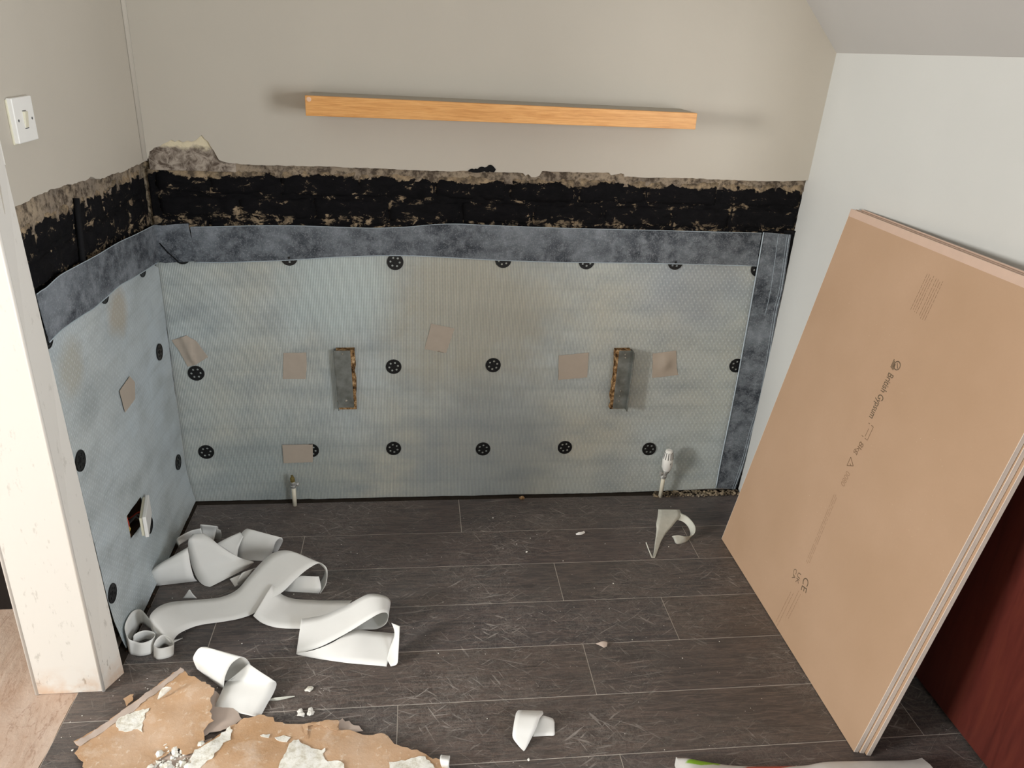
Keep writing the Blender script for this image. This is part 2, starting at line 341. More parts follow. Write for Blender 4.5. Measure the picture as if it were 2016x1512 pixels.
class MB:
    def __init__(self): self.v = []; self.f = []
    def add(self, v, f):
        k = len(self.v); self.v += [tuple(p) for p in v]; self.f += [tuple(i + k for i in q) for q in f]; return self
    def box(self, x0, x1, y0, y1, z0, z1):
        return self.add([(x0, y0, z0), (x1, y0, z0), (x1, y1, z0), (x0, y1, z0), (x0, y0, z1), (x1, y0, z1), (x1, y1, z1), (x0, y1, z1)],
                        [(0, 3, 2, 1), (4, 5, 6, 7), (0, 1, 5, 4), (1, 2, 6, 5), (2, 3, 7, 6), (3, 0, 4, 7)])
    def lathe(self, a, b, prof, n=20):
        """prof: list of (t along a->b in metres, radius)"""
        a = Vector(a); d = (Vector(b) - a).normalized()
        u = d.orthogonal().normalized(); w = d.cross(u)
        k = len(self.v)
        for t, r in prof:
            for i in range(n):
                an = 2 * math.pi * i / n
                self.v.append(tuple(a + d * t + (u * math.cos(an) + w * math.sin(an)) * r))
        for j in range(len(prof) - 1):
            for i in range(n):
                i2 = (i + 1) % n
                self.f.append((k + j * n + i, k + j * n + i2, k + (j + 1) * n + i2, k + (j + 1) * n + i))
        self.f.append(tuple(k + i for i in reversed(range(n))))
        e = k + (len(prof) - 1) * n
        self.f.append(tuple(e + i for i in range(n)))
        return self
    def tube(self, pts, r, n=8):
        pts = [Vector(p) for p in pts]; k = len(self.v); u = None
        for i, p in enumerate(pts):
            d = (pts[min(i + 1, len(pts) - 1)] - pts[max(i - 1, 0)]).normalized()
            u = d.orthogonal().normalized() if u is None else (u - d * u.dot(d)).normalized()
            w = d.cross(u)
            for j in range(n):
                an = 2 * math.pi * j / n; self.v.append(tuple(p + (u * math.cos(an) + w * math.sin(an)) * r))
        for i in range(len(pts) - 1):
            for j in range(n):
                j2 = (j + 1) % n; self.f.append((k + i * n + j, k + i * n + j2, k + (i + 1) * n + j2, k + (i + 1) * n + j))
        self.f.append(tuple(k + j for j in reversed(range(n)))); e = k + (len(pts) - 1) * n
        self.f.append(tuple(e + j for j in range(n)))
        return self
    def build(self, name, mat, parent=None, smooth=False, bevel=0.0, seg=2):
        o = link(name, self.v, self.f, mat, parent, smooth)
        if bevel:
            md = o.modifiers.new('bevel', 'BEVEL'); md.width = bevel; md.segments = seg; md.limit_method = 'ANGLE'; md.angle_limit = math.radians(40)
        return o
def smooth_by_angle(o, deg=40):
    me = o.data
    for p in me.polygons: p.use_smooth = True
    bm = bmesh.new(); bm.from_mesh(me)
    for e in bm.edges:
        if len(e.link_faces) == 2 and e.calc_face_angle(0) > math.radians(deg): e.smooth = False
    bm.to_mesh(me); bm.free()

def subdivide(loop, step, jag=0.0, closed=True):
    out = []
    n = len(loop)
    for i in range(n if closed else n - 1):
        a = Vector(loop[i]); b = Vector(loop[(i + 1) % n]); L = (b - a).length
        k = max(1, int(round(L / step)))
        t = (b - a).normalized() if L > 1e-9 else Vector((1, 0)); nn = Vector((-t.y, t.x))
        for j in range(k):
            p = a.lerp(b, j / k)
            if jag and j: p = p + nn * jag * random.uniform(-1, 1) + t * random.uniform(-.3, .3) * L / k
            out.append((p.x, p.y))
    return out
def sheet_data(outline, step, mapf, thick, holes=(), inner=None):
    """a flat or wavy sheet with real thickness: outline in (a,b), mapf(a,b,d)->xyz, d = depth behind the face"""
    pts = [Vector(p) for p in outline]; edges = [(i, (i + 1) % len(outline)) for i in range(len(outline))]
    for h in holes:
        k = len(pts); pts += [Vector(p) for p in h]; edges += [(k + i, k + (i + 1) % len(h)) for i in range(len(h))]
    if inner:
        a0 = min(p[0] for p in outline); a1 = max(p[0] for p in outline); b0 = min(p[1] for p in outline); b1 = max(p[1] for p in outline)
        y = b0 + inner / 2
        while y < b1:
            x = a0 + inner / 2
            while x < a1:
                pts.append(Vector((x + random.uniform(-.2, .2) * inner, y + random.uniform(-.2, .2) * inner))); x += inner
            y += inner
    v2, _, f2, *_ = delaunay_2d_cdt(pts, edges, [], 1, 1e-6)
    for h in holes:
        def inside(p):
            c = False
            for i in range(len(h)):
                (x1, y1), (x2, y2) = h[i], h[i - 1]
                if (y1 > p.y) != (y2 > p.y) and p.x < (x2 - x1) * (p.y - y1) / (y2 - y1) + x1: c = not c
            return c
        f2 = [f for f in f2 if not inside(sum((v2[i] for i in f), Vector((0, 0))) / len(f))]
    # loose points outside the outline are dropped
    used = sorted({i for f in f2 for i in f}); ix = {i: k for k, i in enumerate(used)}
    n = len(used)
    V = [mapf(v2[i].x, v2[i].y, 0.0) for i in used] + [mapf(v2[i].x, v2[i].y, thick) for i in used]
    F = []; cnt = {}
    for f in f2:
        f = [ix[i] for i in f]
        a, b, c = (v2[used[i]] for i in f[:3])
        if (b - a).cross(c - a) < 0: f.reverse()
        F.append(tuple(f)); F.append(tuple(i + n for i in reversed(f)))
        for i in range(len(f)): 
            e = (f[i], f[(i + 1) % len(f)]); cnt[e] = 1
    for (a, b) in list(cnt):
        if (b, a) not in cnt: F.append((b, a, a + n, b + n))
    return V, F
def sheet(name, outline, mapf, thick, mat, parent=None, step=None, jag=0.0, holes=(), inner=None, smooth=False):
    o2 = subdivide(outline, step, jag) if step else outline
    V, F = sheet_data(o2, step, mapf, thick, holes, inner)
    o = link(name, V, F, mat, parent)
    if smooth: smooth_by_angle(o, 55)
    return o
def backmap(y0): return lambda a, b, d: (a, y0 + d, b)
def leftmap(x0): return lambda a, b, d: (x0 - d, a, b)
def catmull(P, k):
    out = []
    n = len(P)
    for i in range(n - 1):
        p0 = P[max(i - 1, 0)]; p1 = P[i]; p2 = P[i + 1]; p3 = P[min(i + 2, n - 1)]
        for j in range(k):
            t = j / k
            out.append(0.5 * ((2 * p1) + (p2 - p0) * t + (2 * p0 - 5 * p1 + 4 * p2 - p3) * t * t + (3 * p1 - p0 - 3 * p2 + p3) * t ** 3))
    out.append(P[-1]); return out
def ribbon_data(rows, k=6, across=5, sag=0.0, sharp=False):
    Ls = [Vector(r[0]) for r in rows]; Rs = [Vector(r[1]) for r in rows]
    if not sharp: Ls = catmull(Ls, k); Rs = catmull(Rs, k)
    V = []; F = []
    for l, r in zip(Ls, Rs):
        for j in range(across + 1):
            p = l.lerp(r, j / across); p.z = max(p.z, 0.0012); V.append(p)
    w = across + 1
    for i in range(len(Ls) - 1):
        for j in range(across): F.append((i * w + j, i * w + j + 1, (i + 1) * w + j + 1, (i + 1) * w + j))
    return V, F
def ribbon(name, pieces, mat, parent=None, thick=0.0007, k=6):
    mb = MB()
    for rows in pieces: mb.add(*ribbon_data(rows, k))
    o = link(name, mb.v, mb.f, mat, parent, True)
    md = o.modifiers.new('thickness', 'SOLIDIFY'); md.thickness = thick; md.offset = 0.0
    return o

# ------------------------------------------------------------------ floor
PW = 0.19; Y0 = -0.2244
fb = MB().box(-0.056, 3.0, -4.6, 0.05, -0.06, -0.0011).build('floor', 'joint'); tag(fb, kind='structure')
def plank(x0, x1, y0, y1):
    g = 0.0011; x0 += g; x1 -= g; y0 += g; y1 -= g; c = 0.0009
    zb = -0.0011
    v = [(x0, y0, zb), (x1, y0, zb), (x1, y1, zb), (x0, y1, zb), (x0, y0, -c * .5), (x1, y0, -c * .5), (x1, y1, -c * .5), (x0, y1, -c * .5),
         (x0 + c, y0 + c, 0), (x1 - c, y0 + c, 0), (x1 - c, y1 - c, 0), (x0 + c, y1 - c, 0)]
    f = [(8, 9, 10, 11)] + [(i, (i + 1) % 4, 4 + (i + 1) % 4, 4 + i) for i in range(4)] + [(4 + i, 4 + (i + 1) % 4, 8 + (i + 1) % 4, 8 + i) for i in range(4)]
    link('plank', v, f, 'plank', fb)
joints = {-1: [0.955], 0: [0.424, 1.745], 1: [1.248], 2: [0.2285, 1.557], 3: [1.270], 4: [0.751, 2.08], 5: [1.286], 6: [0.45, 1.78]}
PL = 1.327
for k in range(-1, 18):
    yt = Y0 - k * PW; yb = yt - PW
    if k == -1: yt = -0.013
    xs = joints.get(k) or [random.uniform(0.2, 1.5)]
    xl = 0.024 if yb > -0.80 else -0.056
    xr_ = 2.16 if yb > -0.93 else 3.0
    cuts = sorted(set([round(x + i * PL, 4) for x in xs[:1] for i in range(-3, 4)] + xs))
    cc = [c for c in cuts if xl + 0.03 < c < xr_ - 0.03]
    merged = []
    for c in cc:
        if not merged or c - merged[-1] > 0.3: merged.append(c)
    e = [xl] + merged + [xr_]
    for a, b in zip(e[:-1], e[1:]): plank(a, b, yb, yt)
# dark gap strips along the two walls
sheet('floor_gap', [(-0.01, -0.89), (0.024, -0.89), (0.024, -0.013), (2.1, -0.013), (2.1, 0.02), (-0.01, 0.02)], lambda a, b, d: (a, b, -0.0006 - d), 0.0004, 'floor_dark', fb, step=0.05)
# hall screed, rough
sc_out = [(-3.4, -4.6), (-0.058, -4.6), (-0.058, -0.84), (-0.16, -0.84), (-0.16, -0.3), (-3.4, -0.3)]
def screed_z(a, b): 
    return -0.003 + 0.005 * noise.noise((a * 9 + b * 3, b * 4, 0.3)) + 0.002 * noise.noise((a * 40, b * 30, 3.3))
V, F = sheet_data(subdivide(sc_out, 0.03, 0.002), 0.03, lambda a, b, d: (a, b, screed_z(a, b) - d), 0.05, (), 0.045)
sf = link('floor_hall', V, F, 'screed'); smooth_by_angle(sf, 50); tag(sf, kind='structure')

# ------------------------------------------------------------------ back wall: mortar base, bricks, painted plaster skin
WR = 2.084
wb = MB().box(-0.16, 2.35, 0.024, 0.16, 0.0, 2.45).build('wall_back', 'mortar'); tag(wb, kind='structure')
skin_low = [(0.0009,1.1891),(0.0122,1.1982),(0.0193,1.2188),(0.0268,1.222),(0.0336,1.2294),(0.05,1.2343),(0.0624,1.2419),(0.0761,1.2481),(0.0855,1.2542),(0.0963,1.2488),(0.107,1.2535),(0.1178,1.248),(0.1314,1.2528),(0.1426,1.2503),(0.1531,1.2535),(0.1642,1.2625),(0.1737,1.2701),(0.1812,1.2588),(0.1906,1.2518),(0.1952,1.2403),(0.2039,1.226),(0.211,1.21),(0.2159,1.1998),(0.2445,1.1917),(0.3167,1.1879),(0.3989,1.1888),(0.4666,1.1892),(0.5409,1.1898),(0.6187,1.189),(0.7096,1.1886),(0.8044,1.1866),(0.8765,1.1856),(0.9649,1.1881),(1.051,1.1874),(1.1216,1.1878),(1.1378,1.1867),(1.1446,1.179),(1.1541,1.184),(1.1643,1.1749),(1.1773,1.1752),(1.1899,1.1803),(1.1972,1.1946),(1.2509,1.1945),(1.3327,1.1937),(1.4134,1.1959),(1.4207,1.1882),(1.4322,1.1901),(1.4515,1.1954),(1.4635,1.1925),(1.4643,1.1846),(1.4826,1.1851),(1.5094,1.1842),(1.5833,1.1847),(1.6797,1.1857),(1.7877,1.1837),(1.8914,1.1833),(1.9889,1.1842),(2.0809,1.19)]
low = subdivide(skin_low, 0.012, 0.0012, False) + [skin_low[-1]]
out = low + [(2.1, 1.19), (2.1, 2.45), (-0.02, 2.45), (-0.02, low[0][1])]
# keep the bottom edge ordering counter-clockwise
sheet('painted_plaster', out, backmap(0.0), 0.0215, 'paint', wb)
# plaster laid bare where the paint has peeled, and rough render under the skin
sheet('peeled_plaster', [(0.012, 1.165), (0.26, 1.165), (0.27, 1.30), (0.012, 1.30)], lambda a, b, d: (a, 0.006 + 0.004 * noise.noise((a * 45, b * 45, 1)) + d, b), 0.012, 'peeled', wb, step=0.02, inner=0.012, smooth=True)
sheet('render_band', [(0.25, 1.150), (2.085, 1.150), (2.085, 1.20), (0.25, 1.20)], lambda a, b, d: (a, 0.0125 + 0.004 * noise.noise((a * 50, b * 50, 1)) + 0.003 * noise.noise((a * 14, b * 20, 5)) + d, b), 0.010, 'render', wb, step=0.02, inner=0.011, smooth=True)
def brick_mesh(a0, a1, z0, z1, mapf, seed, front):
    nx = max(3, int((a1 - a0) / 0.013)); nz = 6
    V = []; F = []
    def P(i, j):
        u = i / nx; w = j / nz
        a = a0 + (a1 - a0) * u; z = z0 + (z1 - z0) * w
        edge = min(u * (a1 - a0), (1 - u) * (a1 - a0), w * (z1 - z0), (1 - w) * (z1 - z0))
        rnd = max(0.0, 1 - edge / 0.008) ** 2
        d = front + rnd * 0.006 + 0.0055 * noise.noise((a * 28 + seed, z * 34, seed)) + 0.003 * noise.noise((a * 75, z * 90, seed * 2))
        ea = 0.006 * noise.noise((z * 30, a * 20 + seed, 7)); ez = 0.006 * noise.noise((a * 26, seed, 9))
        if i in (0, nx): a += ea
        if j in (0, nz): z += ez
        return (a, z, max(d, 0.004))
    for j in range(nz + 1):
        for i in range(nx + 1): V.append(P(i, j))
    w = nx + 1
    for j in range(nz):
        for i in range(nx): F.append((j * w + i, j * w + i + 1, (j + 1) * w + i + 1, (j + 1) * w + i))
    ring = [i for i in range(w)] + [j * w + nx for j in range(1, nz + 1)] + [nz * w + i for i in range(nx - 1, -1, -1)] + [j * w for j in range(nz - 1, 0, -1)]
    k = len(V)
    for i in ring: V.append((V[i][0], V[i][1], 0.026))
    for q in range(len(ring)):
        q2 = (q + 1) % len(ring); F.append((ring[q2], ring[q], k + q, k + q2))
    return [mapf(a, z, d) for a, z, d in V], F
rows = [(1.097, 1.172, [0.02, 0.173, 0.384, 0.619, 0.858, 1.093, 1.315, 1.547, 1.792, 2.083]), (1.024, 1.089, [0.02, 0.256, 0.481, 0.711, 0.946, 1.174, 1.409, 1.648, 1.845, 2.083]), (0.951, 1.016, [0.02, 0.16, 0.384, 0.619, 0.858, 1.093, 1.315, 1.547, 1.792, 2.075])]
for ri, (z0, z1, xs) in enumerate(rows):
    for i in range(len(xs) - 1):
        V, F = brick_mesh(xs[i] + 0.004, xs[i + 1] - 0.004, z0, z1, lambda a, z, d: (a, d, z), ri * 31 + i * 3.7, 0.0095)
        link('brick', V, F, 'bitumen', wb, True)
# mortar beds brushed with the same bitumen
V, F = sheet_data(subdivide([(0.0, 0.93), (2.084, 0.93), (2.084, 1.166), (0.0, 1.166)], 0.02), 0.02, lambda a, b, d: (a, 0.0145 + 0.005 * noise.noise((a * 40, b * 45, 4)) + d, b), 0.0085, (), 0.012)
o = link('mortar_bed', V, F, 'bitumen_bed', wb, True)
# tarry smear lying over the render edge
sheet('bitumen_smear', [(0.9633,1.188),(0.9774,1.1962),(0.9933,1.1951),(1.0058,1.2031),(1.0217,1.2021),(1.0279,1.2084),(1.0407,1.2072),(1.0506,1.1967),(1.0446,1.1872),(1.0094,1.1878),(0.9904,1.1841)], backmap(-0.003), 0.004, 'black', wb, step=0.006, jag=0.002)
# black strip down the right-hand corner
V, F = sheet_data(subdivide([(2.015, 0.0), (2.046, 0.0), (2.080, 1.02), (2.04, 1.02)], 0.012, 0.0025), 0.01, lambda a, b, d: (a, 0.006 + 0.005 * noise.noise((a * 60, b * 60, 2)) + d, b), 0.016, (), 0.014)
link('bitumen_strip', V, F, 'black', wb)

# ------------------------------------------------------------------ left wall and white pier
HOLE = [(-0.552, 0.232), (-0.552, 0.308), (-0.432, 0.297), (-0.432, 0.214)]
lw_out = [(-0.84, 0.0), (0.1, 0.0), (0.1, 2.45), (-0.84, 2.45)]
V, F = sheet_data(subdivide(lw_out, 0.3), 0.3, leftmap(-0.024), 0.133, (HOLE,))
wl = link('wall_left', V, F, 'mortar'); tag(wl, kind='structure')
lskin = [(-0.8452,1.2122),(-0.8111,1.2155),(-0.7799,1.2146),(-0.7437,1.2171),(-0.6869,1.2174),(-0.6497,1.2196),(-0.6133,1.2166),(-0.5714,1.2162),(-0.5352,1.2124),(-0.5033,1.2094),(-0.4413,1.2064),(-0.413,1.2104),(-0.3833,1.2007),(-0.3265,1.1928),(-0.2697,1.1942),(-0.1811,1.1872),(-0.0995,1.1875),(-0.0165,1.1884)]
low = subdivide(lskin, 0.012, 0.0022, False) + [lskin[-1]]
out = [(-0.86, low[0][1] - 0.003)] + low + [(0.02, low[-1][1]), (0.02, 2.45), (-0.86, 2.45)]
sheet('painted_plaster', out, leftmap(0.0), 0.0215, 'paint', wl)
sheet('render_band', [(-0.87, 1.14), (0.015, 1.14), (0.015, 1.24), (-0.87, 1.24)], lambda a, b, d: (-0.0125 - 0.004 * noise.noise((a * 50, b * 50, 1)) - d, a, b), 0.010, 'render', wl, step=0.02, inner=0.012, smooth=True)
lrows = [(1.097, 1.172, [-0.86, -0.73, -0.60, -0.53, -0.44, -0.325, -0.205, -0.10, -0.012]), (1.024, 1.089, [-0.86, -0.79, -0.67, -0.52, -0.40, -0.27, -0.15, -0.012]), (0.951, 1.016, [-0.86, -0.73, -0.6, -0.49, -0.37, -0.22, -0.012]), (0.878, 0.943, [-0.86, -0.79, -0.6])]
for ri, (z0, z1, xs) in enumerate(lrows):
    for i in range(len(xs) - 1):
        V, F = brick_mesh(xs[i] + 0.004, xs[i + 1] - 0.004, z0, z1, lambda a, z, d: (-d, a, z), 200 + ri * 17 + i * 2.9, 0.0095)
        link('brick', V, F, 'bitumen_left', wl, True)
V, F = sheet_data(subdivide([(-0.87, 0.86), (0.03, 0.86), (0.03, 1.166), (-0.87, 1.166)], 0.02), 0.02, lambda a, b, d: (-0.0145 - 0.005 * noise.noise((a * 40, b * 45, 4)) - d, a, b), 0.0085, (), 0.013)
link('mortar_bed', V, F, 'bitumen_bed', wl, True)
cb = MB().tube([(-0.004,-0.5078,1.1754), (-0.004,-0.5143,1.1404), (-0.004,-0.5231,1.0933), (-0.004,-0.5317,1.0392), (-0.004,-0.5387,1.0094)], 0.0075, 8).build('cable', 'black', None, True)
tag(cb, 'black cable running down the black brickwork beside the pier', 'cable')
# pale filler bead in the corner
mb = MB()
n = 6
for z0 in ((0.0013,1.192)[1], 2.45):
    for i in range(n + 1):
        a = math.pi / 2 * i / n; mb.v.append((0.001 + 0.010 * (1 - math.sin(a)), -0.001 - 0.010 * (1 - math.cos(a)), z0))
    mb.v.append((-0.003, 0.003, z0))
w = n + 2
mb.f += [(i, i + 1, w + i + 1, w + i) for i in range(n)] + [(n, n + 1, 2 * n + 3, 2 * n + 2), (n + 1, 0, w, 2 * n + 3), tuple(range(n + 1, -1, -1)), tuple(range(w, 2 * w))]
tag(mb.build('trim_1', 'paint', None, True), kind='structure')
# pier: white, chamfered corner, slightly out of plumb
def pier_ring(z):
    t = z / 1.25
    return [(-0.157, -0.888), (-0.150, -0.8885), (0.008 - 0.013 * t, -0.8885), (0.037 - 0.032 * t, -0.826), (-0.002, -0.822), (-0.157, -0.822)]
mb = MB()
zs = [0.0, 0.4, 0.9, 1.3, 2.45]
for z0 in zs: mb.v += [(x, y, z0) for x, y in pier_ring(z0)]
for i in range(len(zs) - 1):
    for j in range(6): mb.f.append((i * 6 + j, i * 6 + (j + 1) % 6, (i + 1) * 6 + (j + 1) % 6, (i + 1) * 6 + j))
mb.f += [tuple(reversed(range(6))), tuple(range(24, 30))]
pr = mb.build('wall_pier', 'pier', None, False, 0.004, 3); tag(pr, kind='structure')
# plaster beads on both arrises and a lip at the foot
def bead(p0, p1, r): return MB().tube([p0, Vector(p0).lerp(Vector(p1), .5), p1], r, 8).build('corner_bead', 'white_paint', pr, True)
bead((0.006, -0.886, 0.0), (-0.019, -0.886, 2.45), 0.0042); bead((-0.153, -0.885, 0.0), (-0.153, -0.885, 2.45), 0.0055)

# ------------------------------------------------------------------ right wall (leans out a little), sloping ceiling, rest of the room
def xr(y, z): return 2.045 + 0.033 * z + 0.1 * (-y)
def quad_slab(name, P, n, th, mat):
    n = Vector(n).normalized() * th
    v = [Vector(p) for p in P] + [Vector(p) + n for p in P]
    return link(name, v, [(0, 1, 2, 3), (7, 6, 5, 4)] + [((i + 1) % 4, i, 4 + i, 4 + (i + 1) % 4) for i in range(4)], mat)
YE = -1.085
YC = -0.965
wo = [(0.02, 0.0), (0.02, 1.75), (YE, 1.75), (YE, 1.085), (YC, 1.085), (YC, 0.0)]
V, F = sheet_data(wo, 1, lambda a, b, d: (xr(a, b) + d, a, b), 0.05)
wr = link('wall_right', V, F, 'paint_lit'); tag(wr, kind='structure')
# sloping ceiling from the wall head up to the left
def zs_(x, y): return 1.580 - 1.10 * (x - 2.097) + 0.03 * y * 0 
sl = []
for (y, zt) in ((0.02, 1.577), (-1.5, 1.592)):
    x = 2.097 + 0.1 * (-y); sl.append(((x + 0.10, y, zt - 0.11), (x - 0.75, y, zt + 0.75 * 1.1)))
ce = quad_slab('ceiling_slope', [sl[0][0], sl[0][1], sl[1][1], sl[1][0]], (0.74, 0, 0.67), 0.04, 'ceiling'); tag(ce, kind='structure')
c2 = MB().box(-3.5, 2.9, -4.7, 0.16, 2.40, 2.46).build('ceiling', 'ceiling'); tag(c2, kind='structure')
def wall_with_hole(name, axis, at0, at1, lo, hi, z0, z1, ha, hb, hz0, hz1, mat):
    mb = MB()
    for (a, b, c, d) in ((lo, ha, z0, z1), (hb, hi, z0, z1), (ha, hb, z0, hz0), (ha, hb, hz1, z1)):
        if axis == 'x': mb.box(at0, at1, a, b, c, d)
        else: mb.box(a, b, at0, at1, c, d)
    o = mb.build(name, mat); tag(o, kind='structure'); return o
wall_with_hole('wall_hall', 'x', -3.5, -3.4, -4.7, -0.5, -0.05, 2.40, -3.25, -2.2, 0.9, 2.2, 'paint_lit')
tag(MB().box(-3.4, 2.8, -4.7, -4.6, -0.05, 2.40).build('wall_front', 'paint_lit'), kind='structure')
wall_with_hole('wall_alcove', 'x', 2.7, 2.8, -4.6, -1.08, 0.0, 2.40, -3.5, -2.4, 0.75, 1.75, 'paint_lit')
tag(MB().box(2.25, 2.8, -0.96, -0.91, 0.0, 2.4).build('wall_return', 'paint_lit'), kind='structure')
dr = MB().box(-3.4, -0.157, -0.55, -0.51, 0.0, 2.05).build('door_1', 'hall_black'); tag(dr, kind='structure')
tag(MB().box(-3.4, -0.157, -0.55, -0.51, 2.05, 2.4).build('wall_hall_back', 'paint_lit'), kind='structure')

# ------------------------------------------------------------------ membranes
mo = [(-0.0096,0.8798),(0.0276,0.8852),(0.1667,0.8939),(0.609,0.9175),(1.102,0.9119),(1.6188,0.913),(1.9053,0.9103),(1.9748,0.9078),(2.0036,0.6642),(1.9977,0.3646),(1.9953,0.013),(1.8932,0.0108),(1.7317,0.0055),(1.4923,0.0021),(1.2186,-0.0024),(1.0647,-0.0053),(0.875,-0.0138),(0.7624,-0.0087),(0.651,-0.0059),(0.4855,-0.0103),(0.3763,-0.014),(0.3219,-0.0169),(0.1605,-0.0213),(0.0274,-0.0263),(0.0018,-0.0192),(-0.0017,0.0718),(-0.0051,0.205),(-0.0058,0.381),(-0.0036,0.4934),(-0.0029,0.6287),(-0.0038,0.7585)]
mo = [(x, max(zz, 0.004)) for x, zz in mo]
mb_ = sheet('damp_proof_membrane', list(reversed(mo)), lambda a, b, d: (a, 0.006 + 0.0012 * noise.noise((a * 3, b * 3, 0)) + d, b), 0.0012, 'membrane_back', None, step=0.025, jag=0.0011, inner=0.05, smooth=True)
tag(mb_, 'pale blue-grey meshed damp proof sheet covering the wide back wall', 'membrane')
ml = [(-0.0021,0.8658),(-0.0533,0.8911),(-0.3479,0.9355),(-0.533,0.9301),(-0.6839,0.9414),(-0.7948,0.9383),(-0.7998,0.8867),(-0.7455,-0.0302),(-0.707,-0.0369),(-0.5913,-0.0253),(-0.4588,-0.0228),(-0.3115,-0.0321),(-0.1547,-0.047),(-0.0659,-0.0404),(-0.0008,-0.0191),(0.0076,0.0604),(-0.0077,0.2323),(-0.0102,0.5003),(-0.0017,0.7099)]
ml = [(max(min(a, -0.004), -0.84), max(zz, 0.012)) for a, zz in ml]
mlo = sheet('damp_proof_membrane', list(reversed(ml)) if False else ml, lambda a, b, d: (0.0 + 0.0012 * noise.noise((a * 3, b * 3, 6)) + 0.02 * max(0.0, 1 - b / 0.2) ** 2 - d, a, b), 0.0012, 'membrane_left', None, step=0.025, jag=0.0011, holes=(subdivide(HOLE, 0.02, 0.001),), inner=0.05, smooth=True)
tag(mlo, 'pale blue-grey meshed damp proof sheet on the narrow left wall', 'membrane')

# ------------------------------------------------------------------ sealing tapes
def wavy(y0, seed): return lambda a, b, d: (a, y0 - 0.002 * abs(noise.noise((a * 5, b * 9, seed))) + d, b)
def edge_strip(parent, pts, mapf, w=0.0022):
    p = [Vector(q) for q in pts]
    p = catmull([Vector((q.x, q.y)) for q in p], 4)
    mb = MB().tube([mapf(q.x, q.y, -0.0004) for q in p], w * 0.5, 6)
    return mb.build('edge_band', 'tape_edge', parent, True)
top = [(0.1091,0.9955),(0.2093,0.9992),(0.3012,1.0034),(0.3937,1.0053),(0.4557,1.0058),(0.5494,1.0045),(0.6123,1.0033),(0.6789,1.0038),(0.7716,1.0089),(0.8633,1.0189),(0.9329,1.022),(1.0079,1.0203),(1.1298,1.0178),(1.2633,1.0156),(1.3985,1.0149),(1.5491,1.0146),(1.7441,1.0133),(1.9571,1.0123)]
bot = [(0.1133,0.8849),(0.198,0.8845),(0.2916,0.8892),(0.3986,0.895),(0.5275,0.9061),(0.6092,0.9107),(0.6849,0.9144),(0.7903,0.9153),(0.9017,0.912),(1.0112,0.9069),(1.1354,0.9037),(1.2713,0.9015),(1.4088,0.9018),(1.5621,0.9024),(1.7606,0.9009),(1.9594,0.8985)]
mp = wavy(0.0015, 3)
bt = sheet('sealing_tape', list(bot) + list(reversed(top)), mp, 0.0016, 'tape', None, step=0.02, inner=0.03, smooth=True)
tag(bt, 'slate grey fleece sealing strip running level along the top of the back sheet', 'tape')
edge_strip(bt, top, mp); edge_strip(bt, bot, mp, 0.003)
ltop = [(-0.8129,1.0314),(-0.7904,1.0323),(-0.7628,1.0319),(-0.6913,1.0376),(-0.5862,1.0325),(-0.4725,1.0265),(-0.3052,1.021),(-0.1794,1.0113),(-0.0681,1.0008)]
lbot = [(-0.799,0.9174),(-0.7435,0.922),(-0.6876,0.9204),(-0.6047,0.9158),(-0.535,0.9108),(-0.4537,0.9117),(-0.3541,0.9132),(-0.2293,0.9015),(-0.0552,0.8868)]
ltop[-1] = (-0.002, ltop[-1][1]); lbot[-1] = (-0.002, lbot[-1][1])
lm = lambda a, b, d: (0.0055 + 0.002 * abs(noise.noise((a * 6, b * 9, 8))) - d, a, b)
V1, F1 = sheet_data(subdivide(list(lbot) + list(reversed(ltop)), 0.02), 0.02, lm, 0.0016, (), 0.03)
wt = [(-0.0207,0.9866),(0.0285,0.9986),(0.0666,1.0041),(0.1058,1.0065)]; wbm = [(-0.0148,0.8732),(0.021,0.8802),(0.055,0.884),(0.1322,0.8893)]
wt[0] = (0.004, ltop[-1][1]); wbm[0] = (0.004, lbot[-1][1])
wm = lambda a, b, d: (a, -0.0015 - 0.0015 * abs(noise.noise((a * 30, b * 30, 5))) + d, b)
V2, F2 = sheet_data(subdivide(list(wbm) + [(0.1273,0.9144),(0.1087,0.9654),(0.1067,0.9876)] + list(reversed(wt)), 0.012), 0.012, wm, 0.0016, (), 0.015)
lt = MB().add(V1, F1).add(V2, F2).build('sealing_tape', 'tape'); smooth_by_angle(lt, 55)
tag(lt, 'slate grey fleece sealing strip on the left wall lapping round the corner', 'tape')
edge_strip(lt, ltop, lm); edge_strip(lt, lbot, lm, 0.003)
MB().tube([(*(0.0141,0.9446), 0)[:0] or ((0.0141,0.9446)[0], -0.004, (0.0141,0.9446)[1]), ((0.0333,0.9177)[0], -0.0045, (0.0333,0.9177)[1]), ((0.0629,0.8858)[0], -0.003, (0.0629,0.8858)[1])], 0.0016, 6).build('fold', 'black', lt, True)
vl = [(1.9618,1.0159),(1.976,0.8157),(1.9552,0.7229),(1.9587,0.4315),(1.9506,0.152),(1.949,0.02)]
vr = [(2.0387,0.011),(2.0557,0.128),(2.0651,0.259),(2.0817,0.4308),(2.0731,0.7237),(2.0776,0.8168),(2.0692,1.0093)]
vl[1] = (1.9618,0.8228); vl[2] = (1.9614,0.7192)
vr = [(x - 0.009, zz) for x, zz in vr]
vm = wavy(-0.0015, 12)
vt = sheet('sealing_tape', list(reversed(list(reversed(vl)))) + vr if True else [], vm, 0.0016, 'tape_dark', None, step=0.02, inner=0.025, smooth=True)
tag(vt, 'slate grey fleece sealing strip standing upright beside the plasterboards', 'tape')
edge_strip(vt, vl, vm, 0.0045)
edge_strip(vt, [(x - 0.006, zz) for x, zz in vr], vm, 0.002)
edge_strip(vt, [(x - 0.014, zz) for x, zz in vr], vm, 0.0012)
